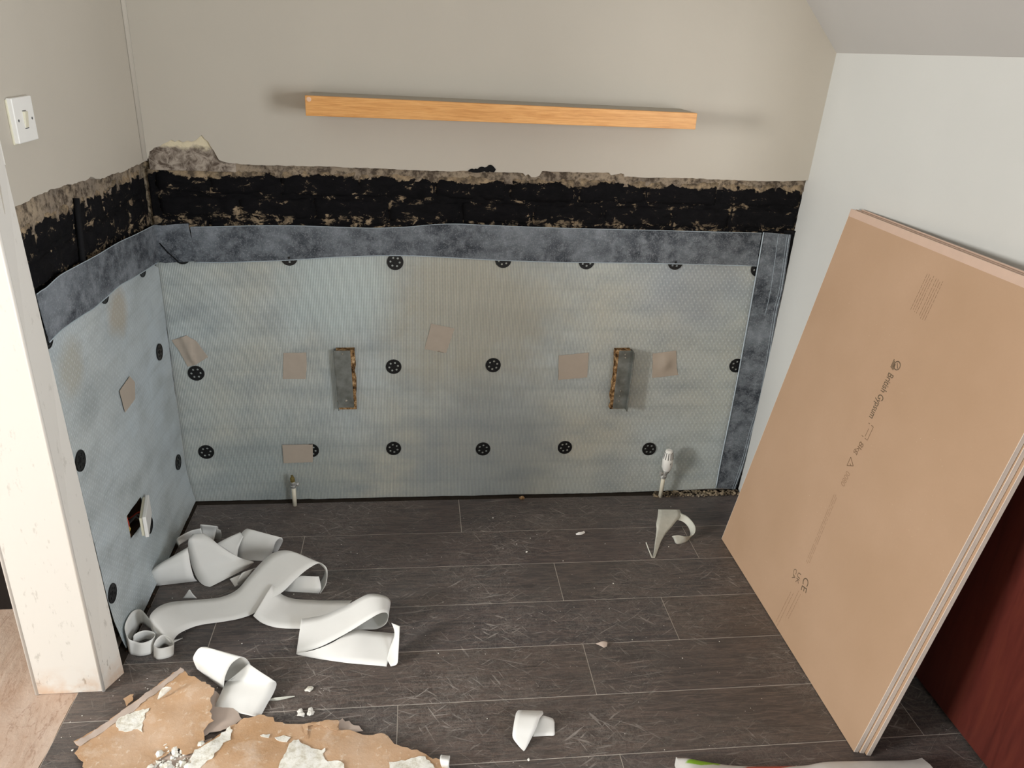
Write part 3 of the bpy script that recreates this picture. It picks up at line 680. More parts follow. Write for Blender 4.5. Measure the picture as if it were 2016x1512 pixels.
edge_strip(vt, [(x - 0.045, zz) for x, zz in vr[4:]] , vm, 0.0014)

# ------------------------------------------------------------------ fixing plugs
def plug_mesh():
    R = 0.0262
    n = 28
    cu = bpy.data.curves.new('plug', 'CURVE'); cu.dimensions = '2D'; cu.fill_mode = 'BOTH'; cu.extrude = 0.0010; cu.bevel_depth = 0.0004
    def circ(cx, cy, r, n):
        s = cu.splines.new('POLY'); s.points.add(n - 1); s.use_cyclic_u = True
        for i in range(n):
            a = 2 * math.pi * i / n; s.points[i].co = (cx + r * math.cos(a), cy + r * math.sin(a), 0, 1)
    circ(0, 0, R, n)
    for i in range(6):
        a = math.pi / 3 * i + 0.25; circ(0.0148 * math.cos(a), 0.0148 * math.sin(a), 0.0041, 10)
    tmp = bpy.data.objects.new('tmp', cu); COL.objects.link(tmp)
    dg = bpy.context.evaluated_depsgraph_get()
    me = bpy.data.meshes.new_from_object(tmp.evaluated_get(dg)); bpy.data.objects.remove(tmp)
    bm = bmesh.new(); bm.from_mesh(me)
    # raised rim and hub
    for (r0, r1, h) in ((0.0242, 0.0262, 0.0022), (0.0, 0.0072, 0.0026), (0.0, 0.0040, 0.0034)):
        N = 24; ro = [bm.verts.new((r1 * math.cos(2 * math.pi * i / N), r1 * math.sin(2 * math.pi * i / N), zz)) for zz in (0.0, h) for i in range(N)]
        if r0 > 0:
            rI = [bm.verts.new((r0 * math.cos(2 * math.pi * i / N), r0 * math.sin(2 * math.pi * i / N), zz)) for zz in (0.0, h) for i in range(N)]
        for i in range(N):
            j = (i + 1) % N
            bm.faces.new((ro[i], ro[j], ro[N + j], ro[N + i]))
            if r0 > 0:
                bm.faces.new((rI[j], rI[i], rI[N + i], rI[N + j])); bm.faces.new((ro[N + i], ro[N + j], rI[N + j], rI[N + i]))
        if r0 == 0: bm.faces.new([ro[N + i] for i in range(N)])
    out = bpy.data.meshes.new('fixing_plug'); bm.to_mesh(out); bm.free(); out.materials.clear(); out.materials.append(MT['plug'])
    return out
PM = plug_mesh()
def plug(loc, wall, label, group, rot=0.0, scale=1.0):
    o = bpy.data.objects.new('fixing_plug', PM); COL.objects.link(o)
    if wall == 'back': o.rotation_euler = (math.radians(90), rot, 0)
    else: o.rotation_euler = (math.radians(90), rot, math.radians(90))
    o.location = loc; o.scale = (scale,) * 3
    tag(o, label, 'plug', group); return o
GT, GM, GB, GL = 'black plugs half under the level grey strip', 'black plugs in the middle row', 'black plugs in the bottom row', 'black plugs on the left wall'
for i, ((x, zz), lab) in enumerate(zip([(0.073,0.9028),(0.4002,0.903),(0.7346,0.8932),(1.0869,0.9053),(1.3662,0.9044),(1.672,0.9073),(1.9686,0.8868)], [
    'black plug almost hidden under the lapped corner of the left strip', 'black plug half covered by the grey strip above the left square patch',
    'black plug just below the grey strip, nearly whole', 'black plug half covered by the grey strip, next right of the nearly whole one',
    'black plug half covered by the grey strip, near the right bracket', 'black plug half covered by the grey strip above the bulging patch',
    'sliver of black plug where level and upright grey strips meet'])):
    plug((x, 0.0046, zz), 'back', lab, GT, i * 0.7)
for i, ((x, zz), lab) in enumerate(zip([(0.0712,0.5033),(0.7241,0.5262),(1.0666,0.5314),(1.95,0.5284)], [
    'black plug directly below the wrinkled beige patch', 'black plug next right of the left steel bracket',
    'black plug alone in mid wall between the two brackets', 'black plug half under the upright grey strip'])):
    plug((x, 0.0046, zz), 'back', lab, GM, i * 0.9 + 0.2)
for i, ((x, zz), lab) in enumerate(zip([(0.0719,0.2048),(0.4305,0.205),(0.7192,0.2087),(1.0411,0.2015),(1.3435,0.2031),(1.6648,0.1916)], [
    'black plug low on the back wall nearest the left corner', 'black plug peeping out beside the low oblong beige patch',
    'low black plug straight under the plug beside the left bracket', 'low black plug in the middle of the back wall',
    'low black plug below the right bracket, second from the white radiator valve', 'low black plug right beside the white radiator valve head'])):
    plug((x, 0.0046, zz), 'back', lab, GB, i * 1.3 + 0.1)
for i, ((y, zz), lab) in enumerate(zip([(-0.4551,0.9217),(-0.7987,0.9291),(-0.1086,0.6238),(-0.7592,0.5998),(-0.0813,0.2136),(-0.7297,0.1836),(-0.4121,0.1835),(-0.1517,0.9054)], [
    'black plug mostly hidden under the left wall grey strip', 'black plug at the pier edge under the left grey strip',
    'black plug on the left wall close to the corner, upper one', 'black plug half behind the white pier at mid height',
    'black plug on the left wall close to the corner, lower one', 'black plug lowest on the left wall beside the pier',
    'black plug behind the loose white socket plate', 'tiny glimpse of black plug under the strip near the corner'])):
    yy = min(y, -0.03)
    plug((0.0022 + 0.02 * max(0.0, 1 - zz / 0.2) ** 2, yy, zz), 'left', lab, GL, i * 0.8)

# ------------------------------------------------------------------ beige tape patches
def patch(pts, label, y0=0.0036, bump=None, wall='back'):
    def mp(a, b, d):
        h = 0.0012 * abs(noise.noise((a * 30, b * 30, 3)))
        if bump: h += bump(a, b)
        if wall == 'back': return (a, y0 - h + d, b)
        return (0.0035 + h - d, a, b)
    o = sheet('tape_patch', pts, mp, 0.0007, 'patch', None, step=0.008, jag=0.0006, inner=0.008, smooth=True)
    tag(o, label, 'tape', 'beige tape patches'); return o
def ccw(p):
    s = sum(p[i][0] * p[(i + 1) % len(p)][1] - p[(i + 1) % len(p)][0] * p[i][1] for i in range(len(p)))
    return p if s > 0 else list(reversed(p))
pa = ccw([(0.0078,0.6207),(0.056,0.6385),(0.0855,0.6173),(0.1165,0.5617),(0.0731,0.5344),(0.0479,0.5272),(0.0258,0.5851)])
ca, cb2 = (0.0627,0.6188), (0.07,0.5415)
def crease(a, b):
    h = 0
    for (p, q_) in ((ca, cb2), ((0.0425,0.6364), (0.0622,0.5579))):
        A = Vector(p); B = Vector(q_); t = max(0, min(1, (Vector((a, b)) - A).dot(B - A) / (B - A).length_squared)); dd = (Vector((a, b)) - A.lerp(B, t)).length
        h += 0.006 * max(0, 1 - dd / 0.011)
    return h
patch(pa, 'wrinkled beige tape patch above the leftmost middle plug', bump=crease)
patch(ccw([(0.3601,0.5764),(0.4348,0.5783),(0.4339,0.534),(0.4275,0.4817),(0.3518,0.482)]), 'flat square beige tape patch left of the left bracket')
patch(ccw([(0.8517,0.6833),(0.9305,0.6655),(0.9023,0.5768),(0.8296,0.5916)]), 'tilted beige tape patch high on the middle of the sheet')
patch(ccw([(1.2953,0.5676),(1.401,0.5791),(1.4036,0.4842),(1.2999,0.4747)]), 'flat beige tape patch left of the right bracket')
bc = (1.6802,0.5402)
patch(ccw([(1.6324,0.5755),(1.7164,0.5872),(1.7265,0.5247),(1.7364,0.4931),(1.6418,0.4814)]), 'bulging beige tape patch right of the right bracket', bump=lambda a, b: 0.012 * math.exp(-((a - bc[0]) ** 2 / 0.0005 + (b - bc[1]) ** 2 / 0.0008)))
patch(ccw([(0.3325,0.231),(0.4373,0.2314),(0.4333,0.1597),(0.3326,0.1575)]), 'oblong beige tape patch low above the small chrome valve', 0.0008)
patch(ccw([(-0.3803,0.6571),(-0.3503,0.6269),(-0.3664,0.5816),(-0.4533,0.5801),(-0.4663,0.6505)]), 'diamond shaped beige tape patch on the left wall', wall='left')

# ------------------------------------------------------------------ radiator brackets
def rough_bar(name, x0, x1, y0, y1, z0, z1, mat, parent, amp=0.004, seed=0):
    n = 14; V = []; F = []
    for k in range(n + 1):
        zz = z0 + (z1 - z0) * k / n
        for (a, b) in ((x0, y0), (x1, y0), (x1, y1), (x0, y1)):
            j = amp * noise.noise((a * 90 + seed, b * 70, zz * 60)); V.append((a + j, b - abs(j) * 0.4, zz + j * 0.5))
    for k in range(n):
        for i in range(4): F.append((k * 4 + i, k * 4 + (i + 1) % 4, k * 4 + 4 + (i + 1) % 4, k * 4 + 4 + i))
    F += [(3, 2, 1, 0), (n * 4, n * 4 + 1, n * 4 + 2, n * 4 + 3)]
    return link(name, V, F, mat, parent)
def screw(parent, x, y, z, r=0.0045):
    mb = MB().lathe((x, y, z), (x, y - 1, z), [(0, r), (0.0012, r), (0.0026, r * 0.6)], 10)
    return mb.build('screw', 'screw', parent, False)
# left: plate seen square on with crumbling packing along its right side
A, B_ = (0.5366,0.5958), (0.544,0.3743)
b1 = empty('radiator_bracket', (0.565, 0.006, 0.38)); tag(b1, 'grey steel radiator bracket on the left with brown packing along its right side', 'bracket', None)
x0, x1, zt, zb = 0.532, 0.586, (0.5663,0.5951)[1], (0.5649,0.3848)[1]
pl = MB().add([(x0 - 0.004, -0.023, zt), (x1 - 0.004, -0.023, zt), (x1 + 0.002, -0.023, zb), (x0 + 0.004, -0.023, zb), (x0 - 0.004, -0.020, zt), (x1 - 0.004, -0.020, zt), (x1 + 0.002, -0.020, zb), (x0 + 0.004, -0.020, zb)],
     [(0, 3, 2, 1), (4, 5, 6, 7), (0, 1, 5, 4), (1, 2, 6, 5), (2, 3, 7, 6), (3, 0, 4, 7)]).build('plate', 'steel', b1, False, 0.001)
MB().add([(x0 - 0.006, -0.022, zt - 0.004), (x0 - 0.003, -0.022, zt - 0.004), (x0 + 0.005, -0.022, zb - 0.012), (x0 + 0.002, -0.022, zb - 0.012), (x0 - 0.006, 0.004, zt - 0.004), (x0 - 0.003, 0.004, zt - 0.004), (x0 + 0.005, 0.004, zb - 0.012), (x0 + 0.002, 0.004, zb - 0.012)],
     [(0, 3, 2, 1), (4, 5, 6, 7), (0, 1, 5, 4), (1, 2, 6, 5), (2, 3, 7, 6), (3, 0, 4, 7)]).build('flange', 'steel', b1)
rough_bar('packing', x0 + 0.003, x1 + 0.009, -0.0195, 0.0055, zb - 0.008, zt + 0.001, 'packing', b1, 0.005, 3)
screw(b1, x0 + 0.024, -0.023, zt - 0.012, 0.003); screw(b1, x0 + 0.030, -0.023, zb + 0.026)
# right: packing on the left side, raised flange on the right
b2 = empty('radiator_bracket', (1.53, 0.006, 0.38)); tag(b2, 'grey steel radiator bracket on the right with raised flange and packing on its left', 'bracket')
x0, x1 = 1.503, 1.552; zt, zb = (1.5155,0.5963)[1], (1.5388,0.3726)[1]
MB().add([(x0, -0.023, zt), (x1, -0.023, zt), (x1 - 0.002, -0.023, zb), (x0 - 0.002, -0.023, zb), (x0, -0.020, zt), (x1, -0.020, zt), (x1 - 0.002, -0.020, zb), (x0 - 0.002, -0.020, zb)],
     [(0, 3, 2, 1), (4, 5, 6, 7), (0, 1, 5, 4), (1, 2, 6, 5), (2, 3, 7, 6), (3, 0, 4, 7)]).build('plate', 'steel', b2, False, 0.001)
MB().add([(x1 - 0.002, -0.042, zt - 0.002), (x1 + 0.002, -0.042, zt - 0.002), (x1, -0.042, zb - 0.004), (x1 - 0.004, -0.042, zb - 0.004), (x1 - 0.002, 0.003, zt - 0.002), (x1 + 0.002, 0.003, zt - 0.002), (x1, 0.003, zb - 0.004), (x1 - 0.004, 0.003, zb - 0.004)],
     [(0, 3, 2, 1), (4, 5, 6, 7), (0, 1, 5, 4), (1, 2, 6, 5), (2, 3, 7, 6), (3, 0, 4, 7)]).build('flange', 'steel', b2, False, 0.001)
rough_bar('packing', x0 - 0.010, x1 - 0.006, -0.0195, 0.0055, zb - 0.001, zt + 0.001, 'packing', b2, 0.005, 9)
for (dx, dz) in ((0.022, -0.014), (0.024, -0.026)): screw(b2, x0 + dx, -0.023, zt + dz, 0.003)
for (dx, dz) in ((0.020, 0.07), (0.019, 0.05), (0.018, 0.03)): screw(b2, x0 + dx, -0.023, zb + dz, 0.003)

# ------------------------------------------------------------------ radiator valves
bx, by = 1.7225, -0.026
p0 = Vector((bx, by, -0.001)); p1 = Vector((1.7196,-0.04,0.1046)); p2 = Vector((1.7262,-0.042,0.1253)); p3 = Vector((1.7238,-0.05,0.2157))
tv = empty('radiator_valve', tuple(p0)); tag(tv, 'white thermostatic radiator valve on a cream pipe near the right corner', 'valve')
MB().tube([p0, p0.lerp(p1, .5), p1], 0.0076, 14).build('pipe', 'pipe', tv, True)
d = (p2 - p1).normalized()
a = p1 - d * 0.014
smooth_by_angle(MB().lathe(a, p2, [(0, 0.0085), (0.003, 0.0125), (0.014, 0.0125), (0.017, 0.009), (0.030, 0.010), (0.032, 0.013), (0.040, 0.013), (0.043, 0.010)], 16).build('valve_body', 'chrome', tv), 30)
q0 = a + d * 0.022
smooth_by_angle(MB().lathe(q0 + Vector((-0.006, 0, 0)), q0 + Vector((-1, -0.2, 0)), [(0, 0.006), (0.006, 0.006), (0.006, 0.0085), (0.013, 0.0085), (0.014, 0.006)], 12).build('tail_union', 'chrome', tv), 30)
hd = (p3 - p2).normalized(); h0 = p2 + hd * 0.002; HL = (p3 - h0).length
head = MB().lathe(h0, p3, [(0, 0.012), (0.002, 0.0150), (HL * 0.10, 0.0165), (HL * 0.16, 0.0195), (HL * 0.55, 0.0205), (HL * 0.60, 0.0195), (HL * 0.88, 0.0155), (HL * 0.97, 0.0128), (HL, 0.009)], 28).build('valve_head', 'white_plastic', tv); smooth_by_angle(head, 35)
u = Vector((0, -1, 0)); u = (u - hd * u.dot(hd)).normalized(); w = hd.cross(u)
for k in range(12):
    an = 2 * math.pi * k / 12 + 0.2
    rd = u * math.cos(an) + w * math.sin(an); tg = hd.cross(rd)
    s0 = h0 + hd * HL * 0.61 + rd * 0.0193; s1 = h0 + hd * HL * 0.92 + rd * 0.0146
    v = []
    for s in (s0, s1):
        for (e, f) in ((-1, -1), (1, -1), (1, 1), (-1, 1)): v.append(s + tg * 0.0011 * e + rd * 0.0007 * f)
    link('slot', v, [(0, 3, 2, 1), (4, 5, 6, 7), (0, 1, 5, 4), (1, 2, 6, 5), (2, 3, 7, 6), (3, 0, 4, 7)], 'slot', head)
rd = (u * math.cos(0.25) + w * math.sin(0.25)).normalized(); tg = hd.cross(rd); s = h0 + hd * HL * 0.42 + rd * 0.0204
MB().tube([s + tg * 0.003 + hd * 0.004, s + hd * -0.003, s - tg * 0.003 + hd * 0.004, s + tg * 0.003 + hd * 0.004], 0.0005, 5).build('index_mark', 'slot', head)

lv0 = Vector((0.365, -0.030, -0.001)); lv1 = Vector((0.3656,-0.03,0.0789)); lv2 = Vector((0.3618,-0.034,0.1457))
lv = empty('radiator_valve', tuple(lv0)); tag(lv, 'small chrome and brass radiator valve on a cream pipe under the oblong patch', 'valve')
MB().tube([lv0, lv0.lerp(lv1, .5), lv1], 0.0076, 14).build('pipe', 'pipe', lv, True)
d = (lv2 - lv1).normalized(); a = lv1 - d * 0.004
smooth_by_angle(MB().lathe(a, lv2, [(0, 0.0085), (0.002, 0.0105), (0.009, 0.0105), (0.011, 0.0085), (0.024, 0.0088), (0.026, 0.0075)], 14).build('valve_body', 'chrome', lv), 30)
smooth_by_angle(MB().lathe(a + d * 0.016 + Vector((0.004, 0, 0)), a + d * 0.016 + Vector((1, -0.3, 0.1)), [(0, 0.006), (0.009, 0.006), (0.009, 0.008), (0.016, 0.008), (0.018, 0.006)], 12).build('tail_union', 'chrome', lv), 30)
smooth_by_angle(MB().lathe(a + d * 0.025, lv2 + d, [(0, 0.0078), (0.007, 0.0085), (0.008, 0.0065), (0.010, 0.0085), (0.017, 0.0078), (0.019, 0.005), (0.026, 0.0045)], 12).build('spindle', 'brass', lv), 30)

# ------------------------------------------------------------------ light switch
sw = empty('light_switch', (0.0, -0.70, 1.372)); tag(sw, 'white single rocker light switch high on the left wall', 'switch')
c0 = Vector((-0.7698,1.4177)); c1 = Vector((-0.677,1.4158)); c2_ = Vector((-0.675,1.3315)); c3 = Vector((-0.7772,1.3344))
cy = (c0.x + c1.x + c2_.x + c3.x) / 4; cz = (c0.y + c1.y + c2_.y + c3.y) / 4; hw = 0.0435
pl = MB().box(0.0003, 0.0125, cy - hw, cy + hw, cz - hw, cz + hw).build('switch_plate', 'white_plastic', sw, False, 0.0022, 3)
MB().box(0.0, 0.0035, cy - hw - 0.003, cy + hw - 0.004, cz - hw - 0.002, cz + hw - 0.003).build('back_frame', 'cream_plastic', sw, False, 0.001)
mb = MB().add([(0.0122, cy - 0.0075, cz - 0.016), (0.0122, cy + 0.0075, cz - 0.016), (0.0122, cy + 0.0075, cz + 0.016), (0.0122, cy - 0.0075, cz + 0.016),
     (0.0138, cy - 0.007, cz - 0.0155), (0.0138, cy + 0.007, cz - 0.0155), (0.0172, cy + 0.007, cz + 0.0155), (0.0172, cy - 0.007, cz + 0.0155)],
     [(0, 3, 2, 1), (4, 5, 6, 7), (0, 1, 5, 4), (1, 2, 6, 5), (2, 3, 7, 6), (3, 0, 4, 7)]).build('rocker', 'cream_plastic', sw, False, 0.0008)
for zz in (cz - 0.0175, cz + 0.0165): MB().box(0.0122, 0.0129, cy - 0.0082, cy + 0.0082, zz, zz + 0.0012).build('rocker_gap', 'slot', sw)
for s in (-1, 1): MB().lathe((0.0122, cy + s * 0.030, cz), (1, cy + s * 0.030, cz), [(0, 0.0028), (0.0007, 0.0028), (0.0010, 0.002)], 10).build('screw', 'wire_grey', sw)

# ------------------------------------------------------------------ socket hole and loose plate
bxo = empty('socket_back_box', (-0.03, -0.49, 0.26)); tag(bxo, 'dark recessed metal back box open in the left wall', 'back box')
I = [(a, b) for a, b in HOLE]
def shrink(p, s): 
    c = Vector((-0.492, 0.262)); q = Vector(p); return tuple(c + (q - c) * s)
fr = [(-0.004, *shrink(p, 0.985)) for p in I]; bk = [(-0.048, *shrink(p, 0.96)) for p in I]; fo = [(-0.004, *shrink(p, 0.997)) for p in I]; bo = [(-0.052, *shrink(p, 0.985)) for p in I]
v = fr + bk + fo + bo
f = [(4, 5, 6, 7)] + [(i, (i + 1) % 4, 4 + (i + 1) % 4, 4 + i) for i in range(4)] + [(8 + (i + 1) % 4, 8 + i, 12 + i, 12 + (i + 1) % 4) for i in range(4)] + [(15, 14, 13, 12)] + [(i, 8 + i, 8 + (i + 1) % 4, (i + 1) % 4) for i in range(4)]
link('box_shell', v, f, 'box_steel', bxo)
# brick scraps and mortar edge at the hole's left
MB().tube([(-0.003, -0.549, 0.305), (-0.010, -0.545, 0.28), (-0.004, -0.547, 0.238)], 0.004, 6).build('broken_edge', 'packing', bxo)
MB().tube([(-0.006, -0.541, 0.298), (-0.004, -0.539, 0.270), (-0.010, -0.538, 0.245)], 0.0022, 6).build('wire', 'wire_red', bxo, True)
MB().tube([(-0.010, -0.535, 0.275), (-0.004, -0.536, 0.255), (-0.012, -0.533, 0.236)], 0.0022, 6).build('wire', 'wire_yellow', bxo, True)
sp = empty('socket_plate', (0.03, -0.47, 0.27)); tag(sp, 'white double socket plate hanging loose edge-on out of its hole', 'socket')
near = Vector((0.046, -0.556, 0.0)); far = Vector((0.012, -0.4175, 0.0)); dv = (far - near).normalized(); nv = Vector((dv.y, -dv.x, 0)).normalized()
if nv.x < 0: nv = -nv
zt0 = (0.046,-0.5617,0.3045)[2]; zt1 = (0.014,-0.403,0.2932)[2]; zb0 = (0.046,-0.5829,0.2381)[2]; H = zt0 - zb0
def plate_pt(t, zz, n_): 
    p = near.lerp(far, t) + nv * n_; return (p.x, p.y, zz + (zt1 - zt0) * t)
v = [plate_pt(t, zz, n_) for t in (0, 1) for zz in (zb0, zt0) for n_ in (-0.005, 0.005)]
MB().add(v, [(0, 1, 3, 2), (4, 6, 7, 5), (0, 4, 5, 1), (2, 3, 7, 6), (0, 2, 6, 4), (1, 5, 7, 3)]).build('face_plate', 'white_plastic', sp, False, 0.0018, 2)
v = [plate_pt(t, zz, n_) for t in (0.03, 0.97) for zz in (zb0 + 0.004, zt0 - 0.004) for n_ in (-0.013, -0.005)]
MB().add(v, [(0, 1, 3, 2), (4, 6, 7, 5), (0, 4, 5, 1), (2, 3, 7, 6), (0, 2, 6, 4), (1, 5, 7, 3)]).build('back_moulding', 'cream_plastic', sp, False, 0.001)
for k, mtn in enumerate(('wire_grey', 'wire_grey', 'wire_red')):
    a = Vector(plate_pt(0.35 + 0.12 * k, zb0 + H * (0.45 + 0.1 * k), -0.012)); b = Vector((-0.044, -0.50 + 0.02 * k, 0.255))
    MB().tube([a, a.lerp(b, .3) + Vector((0, 0.008, 0.010 - 0.008 * k)), a.lerp(b, .7) + Vector((0, -0.01, -0.012)), b], 0.0024, 6).build('wire', mtn, sp, True)

# ------------------------------------------------------------------ shelf
sh = empty('floating_shelf', (1.06, -0.07, 1.36)); tag(sh, 'honey oak floating shelf fixed to the grey wall above the black bricks', 'shelf')
D = 0.16
xl0, xl1 = 0.5, 1.622
zl = ((0.5007,1.4031)[1], (0.5003,1.3499)[1]); zr = ((1.6206,1.3966)[1], (1.6241,1.3511)[1]); xl0 = (0.4992,1.3766)[0]; xl1 = (1.6226,1.3725)[0]
def slab(y0, y1, dz0, dz1, name, mat, bev=0.0012):
    v = []
    for y in (y0, y1):
        v += [(xl0, y, zl[1] + dz0), (xl1, y, zr[1] + dz0), (xl1, y, zr[0] + dz1), (xl0, y, zl[0] + dz1)]
    return MB().add(v, [(0, 1, 2, 3), (7, 6, 5, 4), (1, 0, 4, 5), (2, 1, 5, 6), (3, 2, 6, 7), (0, 3, 7, 4)]).build(name, mat, sh, False, bev)
slab(-D, -D + 0.02, 0, 0, 'front_lipping', 'oak')
slab(-D + 0.0202, 0.0, 0.001, -0.0035, 'shelf_body', 'oak')
v = []
for zz in (-0.0032, 0.0): v += [(xl0 + 0.001, -D + 0.0203, zl[0] + zz), (xl1 - 0.001, -D + 0.0203, zr[0] + zz), (xl1 - 0.001, -0.0005, zr[0] + zz), (xl0 + 0.001, -0.0005, zl[0] + zz)]
MB().add(v, [(0, 3, 2, 1), (4, 5, 6, 7), (0, 1, 5, 4), (1, 2, 6, 5), (2, 3, 7, 6), (3, 0, 4, 7)]).build('top_panel', 'shelf_top', sh)
sx, szz = (0.5099,1.3936)
cap = MB().lathe((sx, -D, szz), (sx, -1, szz), [(0, 0.0065), (0.0006, 0.0065), (0.001, 0.0045)], 14).build('screw_cap', 'sticker', sh)

# ------------------------------------------------------------------ plasterboards
BLv, BU, BV, BN, BWD, BHT = (1.8599,-0.3111,0),(0.00643,-0.99998,0),(0.18408,0.00118,0.98291),(-0.98289,-0.00632,0.18409),0.9014,1.1775
BLv, BU, BV, BN = Vector(BLv), Vector(BU), Vector(BV), Vector(BN)
def bp(u, v, n=0.0): return BLv + BU * u + BV * v + BN * n
T = 0.0115
sgn = 1.0 if BN.x < 0 else -1.0
def board(k, du, dv, label):
    e = empty('plasterboard', tuple(bp(BWD / 2, 0, -sgn * T * k))); tag(e, label, 'plasterboard', 'plasterboards leaning on the right wall')
    n1 = -sgn * (k * (T + 0.0015)); n0 = n1 - sgn * T
    lift = 0.0
    base = T * (k + 1) * 0.178 + 0.0  # foot rests on the boards' own bottom edge
    def P(u, v, n): 
        p = bp(u, v, n); return p
    zmin = min(P(0, 0, n).z for n in (n0, n1)); up = -zmin / BV.z if zmin < 0 else -zmin / BV.z
    v = []
    for n in (n1, n0):
        v += [P(0 + du, up, n), P(BWD + du, up, n), P(BWD + du, BHT + dv, n), P(0 + du, BHT + dv, n)]
    MB().add(v, [(0, 1, 2, 3), (7, 6, 5, 4), (1, 0, 4, 5), (2, 1, 5, 6), (3, 2, 6, 7), (0, 3, 7, 4)]).build('sheet', 'board', e, False, 0.0012)
    # paper-bound long edges, one to each side, and the bound top edge
    for (ua, ub) in ((-0.0009, 0.0006), (BWD - 0.0006, BWD + 0.0009)):
        v = []
        for n in (n1 - sgn * 0.0004, n0 + sgn * 0.0002): v += [P(ua + du, up + 0.001, n), P(ub + du, up + 0.001, n), P(ub + du, BHT + dv - 0.001, n), P(ua + du, BHT + dv - 0.001, n)]
        MB().add(v, [(0, 1, 2, 3), (7, 6, 5, 4), (1, 0, 4, 5), (2, 1, 5, 6), (3, 2, 6, 7), (0, 3, 7, 4)]).build('edge_paper', 'board_edge', e)
    v = []
    for n in (n1 + sgn * 0.0003, n0 - sgn * 0.0002): v += [P(du - 0.0004, BHT + dv - 0.021, n), P(BWD + du + 0.0004, BHT + dv - 0.021, n), P(BWD + du + 0.0004, BHT + dv + 0.0006, n), P(du - 0.0004, BHT + dv + 0.0006, n)]
    MB().add(v, [(0, 1, 2, 3), (7, 6, 5, 4), (1, 0, 4, 5), (2, 1, 5, 6), (3, 2, 6, 7), (0, 3, 7, 4)]).build('bound_edge', 'board_tape', e)
    return e
pb = board(0, 0.0, 0.0, 'tan plasterboard at the front of the leaning stack, printed with lettering')
board(1, 0.004, 0.002, 'tan plasterboard sandwiched in the middle of the leaning stack')
board(2, 0.012, 0.006, 'tan plasterboard at the back of the stack, against the wall')
# printing: text runs down the board, letter tops towards the right-hand edge
def ink_obj(name, mesh_v, mesh_f, mat):
    return link(name, mesh_v, mesh_f, mat, pb)
def text(s, at, to, height, mat, name='lettering', bold=0.0, spread=True):
    """letters from board point at to board point to"""
    cu = bpy.data.curves.new('t', 'FONT'); cu.body = s; cu.size = 1.0; cu.offset = bold
    t = bpy.data.objects.new('t', cu); COL.objects.link(t)
    dg = bpy.context.evaluated_depsgraph_get(); me = bpy.data.meshes.new_from_object(t.evaluated_get(dg)); bpy.data.objects.remove(t)
    a = Vector(at); b = Vector(to); L = (b - a).length; d = (b - a) / L; up = Vector((-d.y, d.x))
    xs = [v.co.x for v in me.vertices]; w = max(xs) - min(xs); x0 = min(xs)
    V = []
    for v in me.vertices:
        q = a + d * ((v.co.x - x0) / w * L) + up * (v.co.y * height / 0.72)
        V.append(bp(q.x, q.y, sgn * 0.00025))
    F = [tuple(p.vertices) for p in me.polygons]
    bpy.data.meshes.remove(me)
    o = link(name, V, F, mat, pb); return o
def strokes(name, lines, width, mat):
    mb = MB()
    for (p, q_) in lines:
        a = Vector(p); b = Vector(q_); d = (b - a).normalized(); s = Vector((-d.y, d.x)) * width / 2
        mb.add([bp(*(a + s), sgn * 0.00025), bp(*(a - s), sgn * 0.00025), bp(*(b - s), sgn * 0.00025), bp(*(b + s), sgn * 0.00025)], [(0, 1, 2, 3)])
    return mb.build(name, mat, pb)
text('British Gypsum', (0.4476,0.8384), (0.4473,0.7089), 0.024, 'ink', bold=0.012)
lc = Vector((0.4563,0.8651)); ld = (Vector((0.4473,0.7089)) - Vector((0.4476,0.8384))).normalized(); lu = Vector((-ld.y, ld.x))
# emblem: bars beside an oval ring
L = []
N = 16
for i in range(N):
    a0 = 2 * math.pi * i / N; a1 = 2 * math.pi * (i + 1) / N
    L.append((lc + lu * 0.010 + ld * 0.011 * math.cos(a0) + lu * 0.012 * math.sin(a0), lc + lu * 0.010 + ld * 0.011 * math.cos(a1) + lu * 0.012 * math.sin(a1)))
for k in range(4): L.append((lc + lu * (-0.010 + 0.004 * k) - ld * (0.010 - 0.003 * k), lc + lu * (-0.010 + 0.004 * k) + ld * (0.013 + 0.001 * k)))
L.append((lc + lu * 0.006 - ld * 0.006, lc + lu * 0.016 + ld * 0.006))
strokes('emblem', L, 0.0030, 'ink')
hk = Vector((0.466,0.694)); he = Vector((0.4654,0.6539))
L = [(hk - lu * 0.010, hk - lu * 0.004), (hk + lu * 0.014, he + lu * 0.014), (hk + lu * 0.014, hk + lu * 0.004), (he + lu * 0.014, he + lu * 0.002), (hk + ld * 0.012, he - ld * 0.004), (he - lu * 0.014, he - lu * 0.006)]
strokes('board_outline_mark', L, 0.0018, 'ink_faint')
text('8kg', (0.4556,0.6394), (0.4532,0.6005), 0.020, 'ink_faint')
tt = [Vector((0.4468,0.5842)), Vector((0.4708,0.5701)), Vector((0.4465,0.5577))]
strokes('warning_triangle', [(tt[0], tt[1]), (tt[1], tt[2]), (tt[2], tt[0]), (tt[0].lerp(tt[1], .55).lerp(tt[2], .4), tt[1].lerp(tt[2], .35))], 0.0024, 'ink_faint')
text('0080', (0.4536,0.5466), (0.4529,0.504), 0.020, 'ink_ghost')
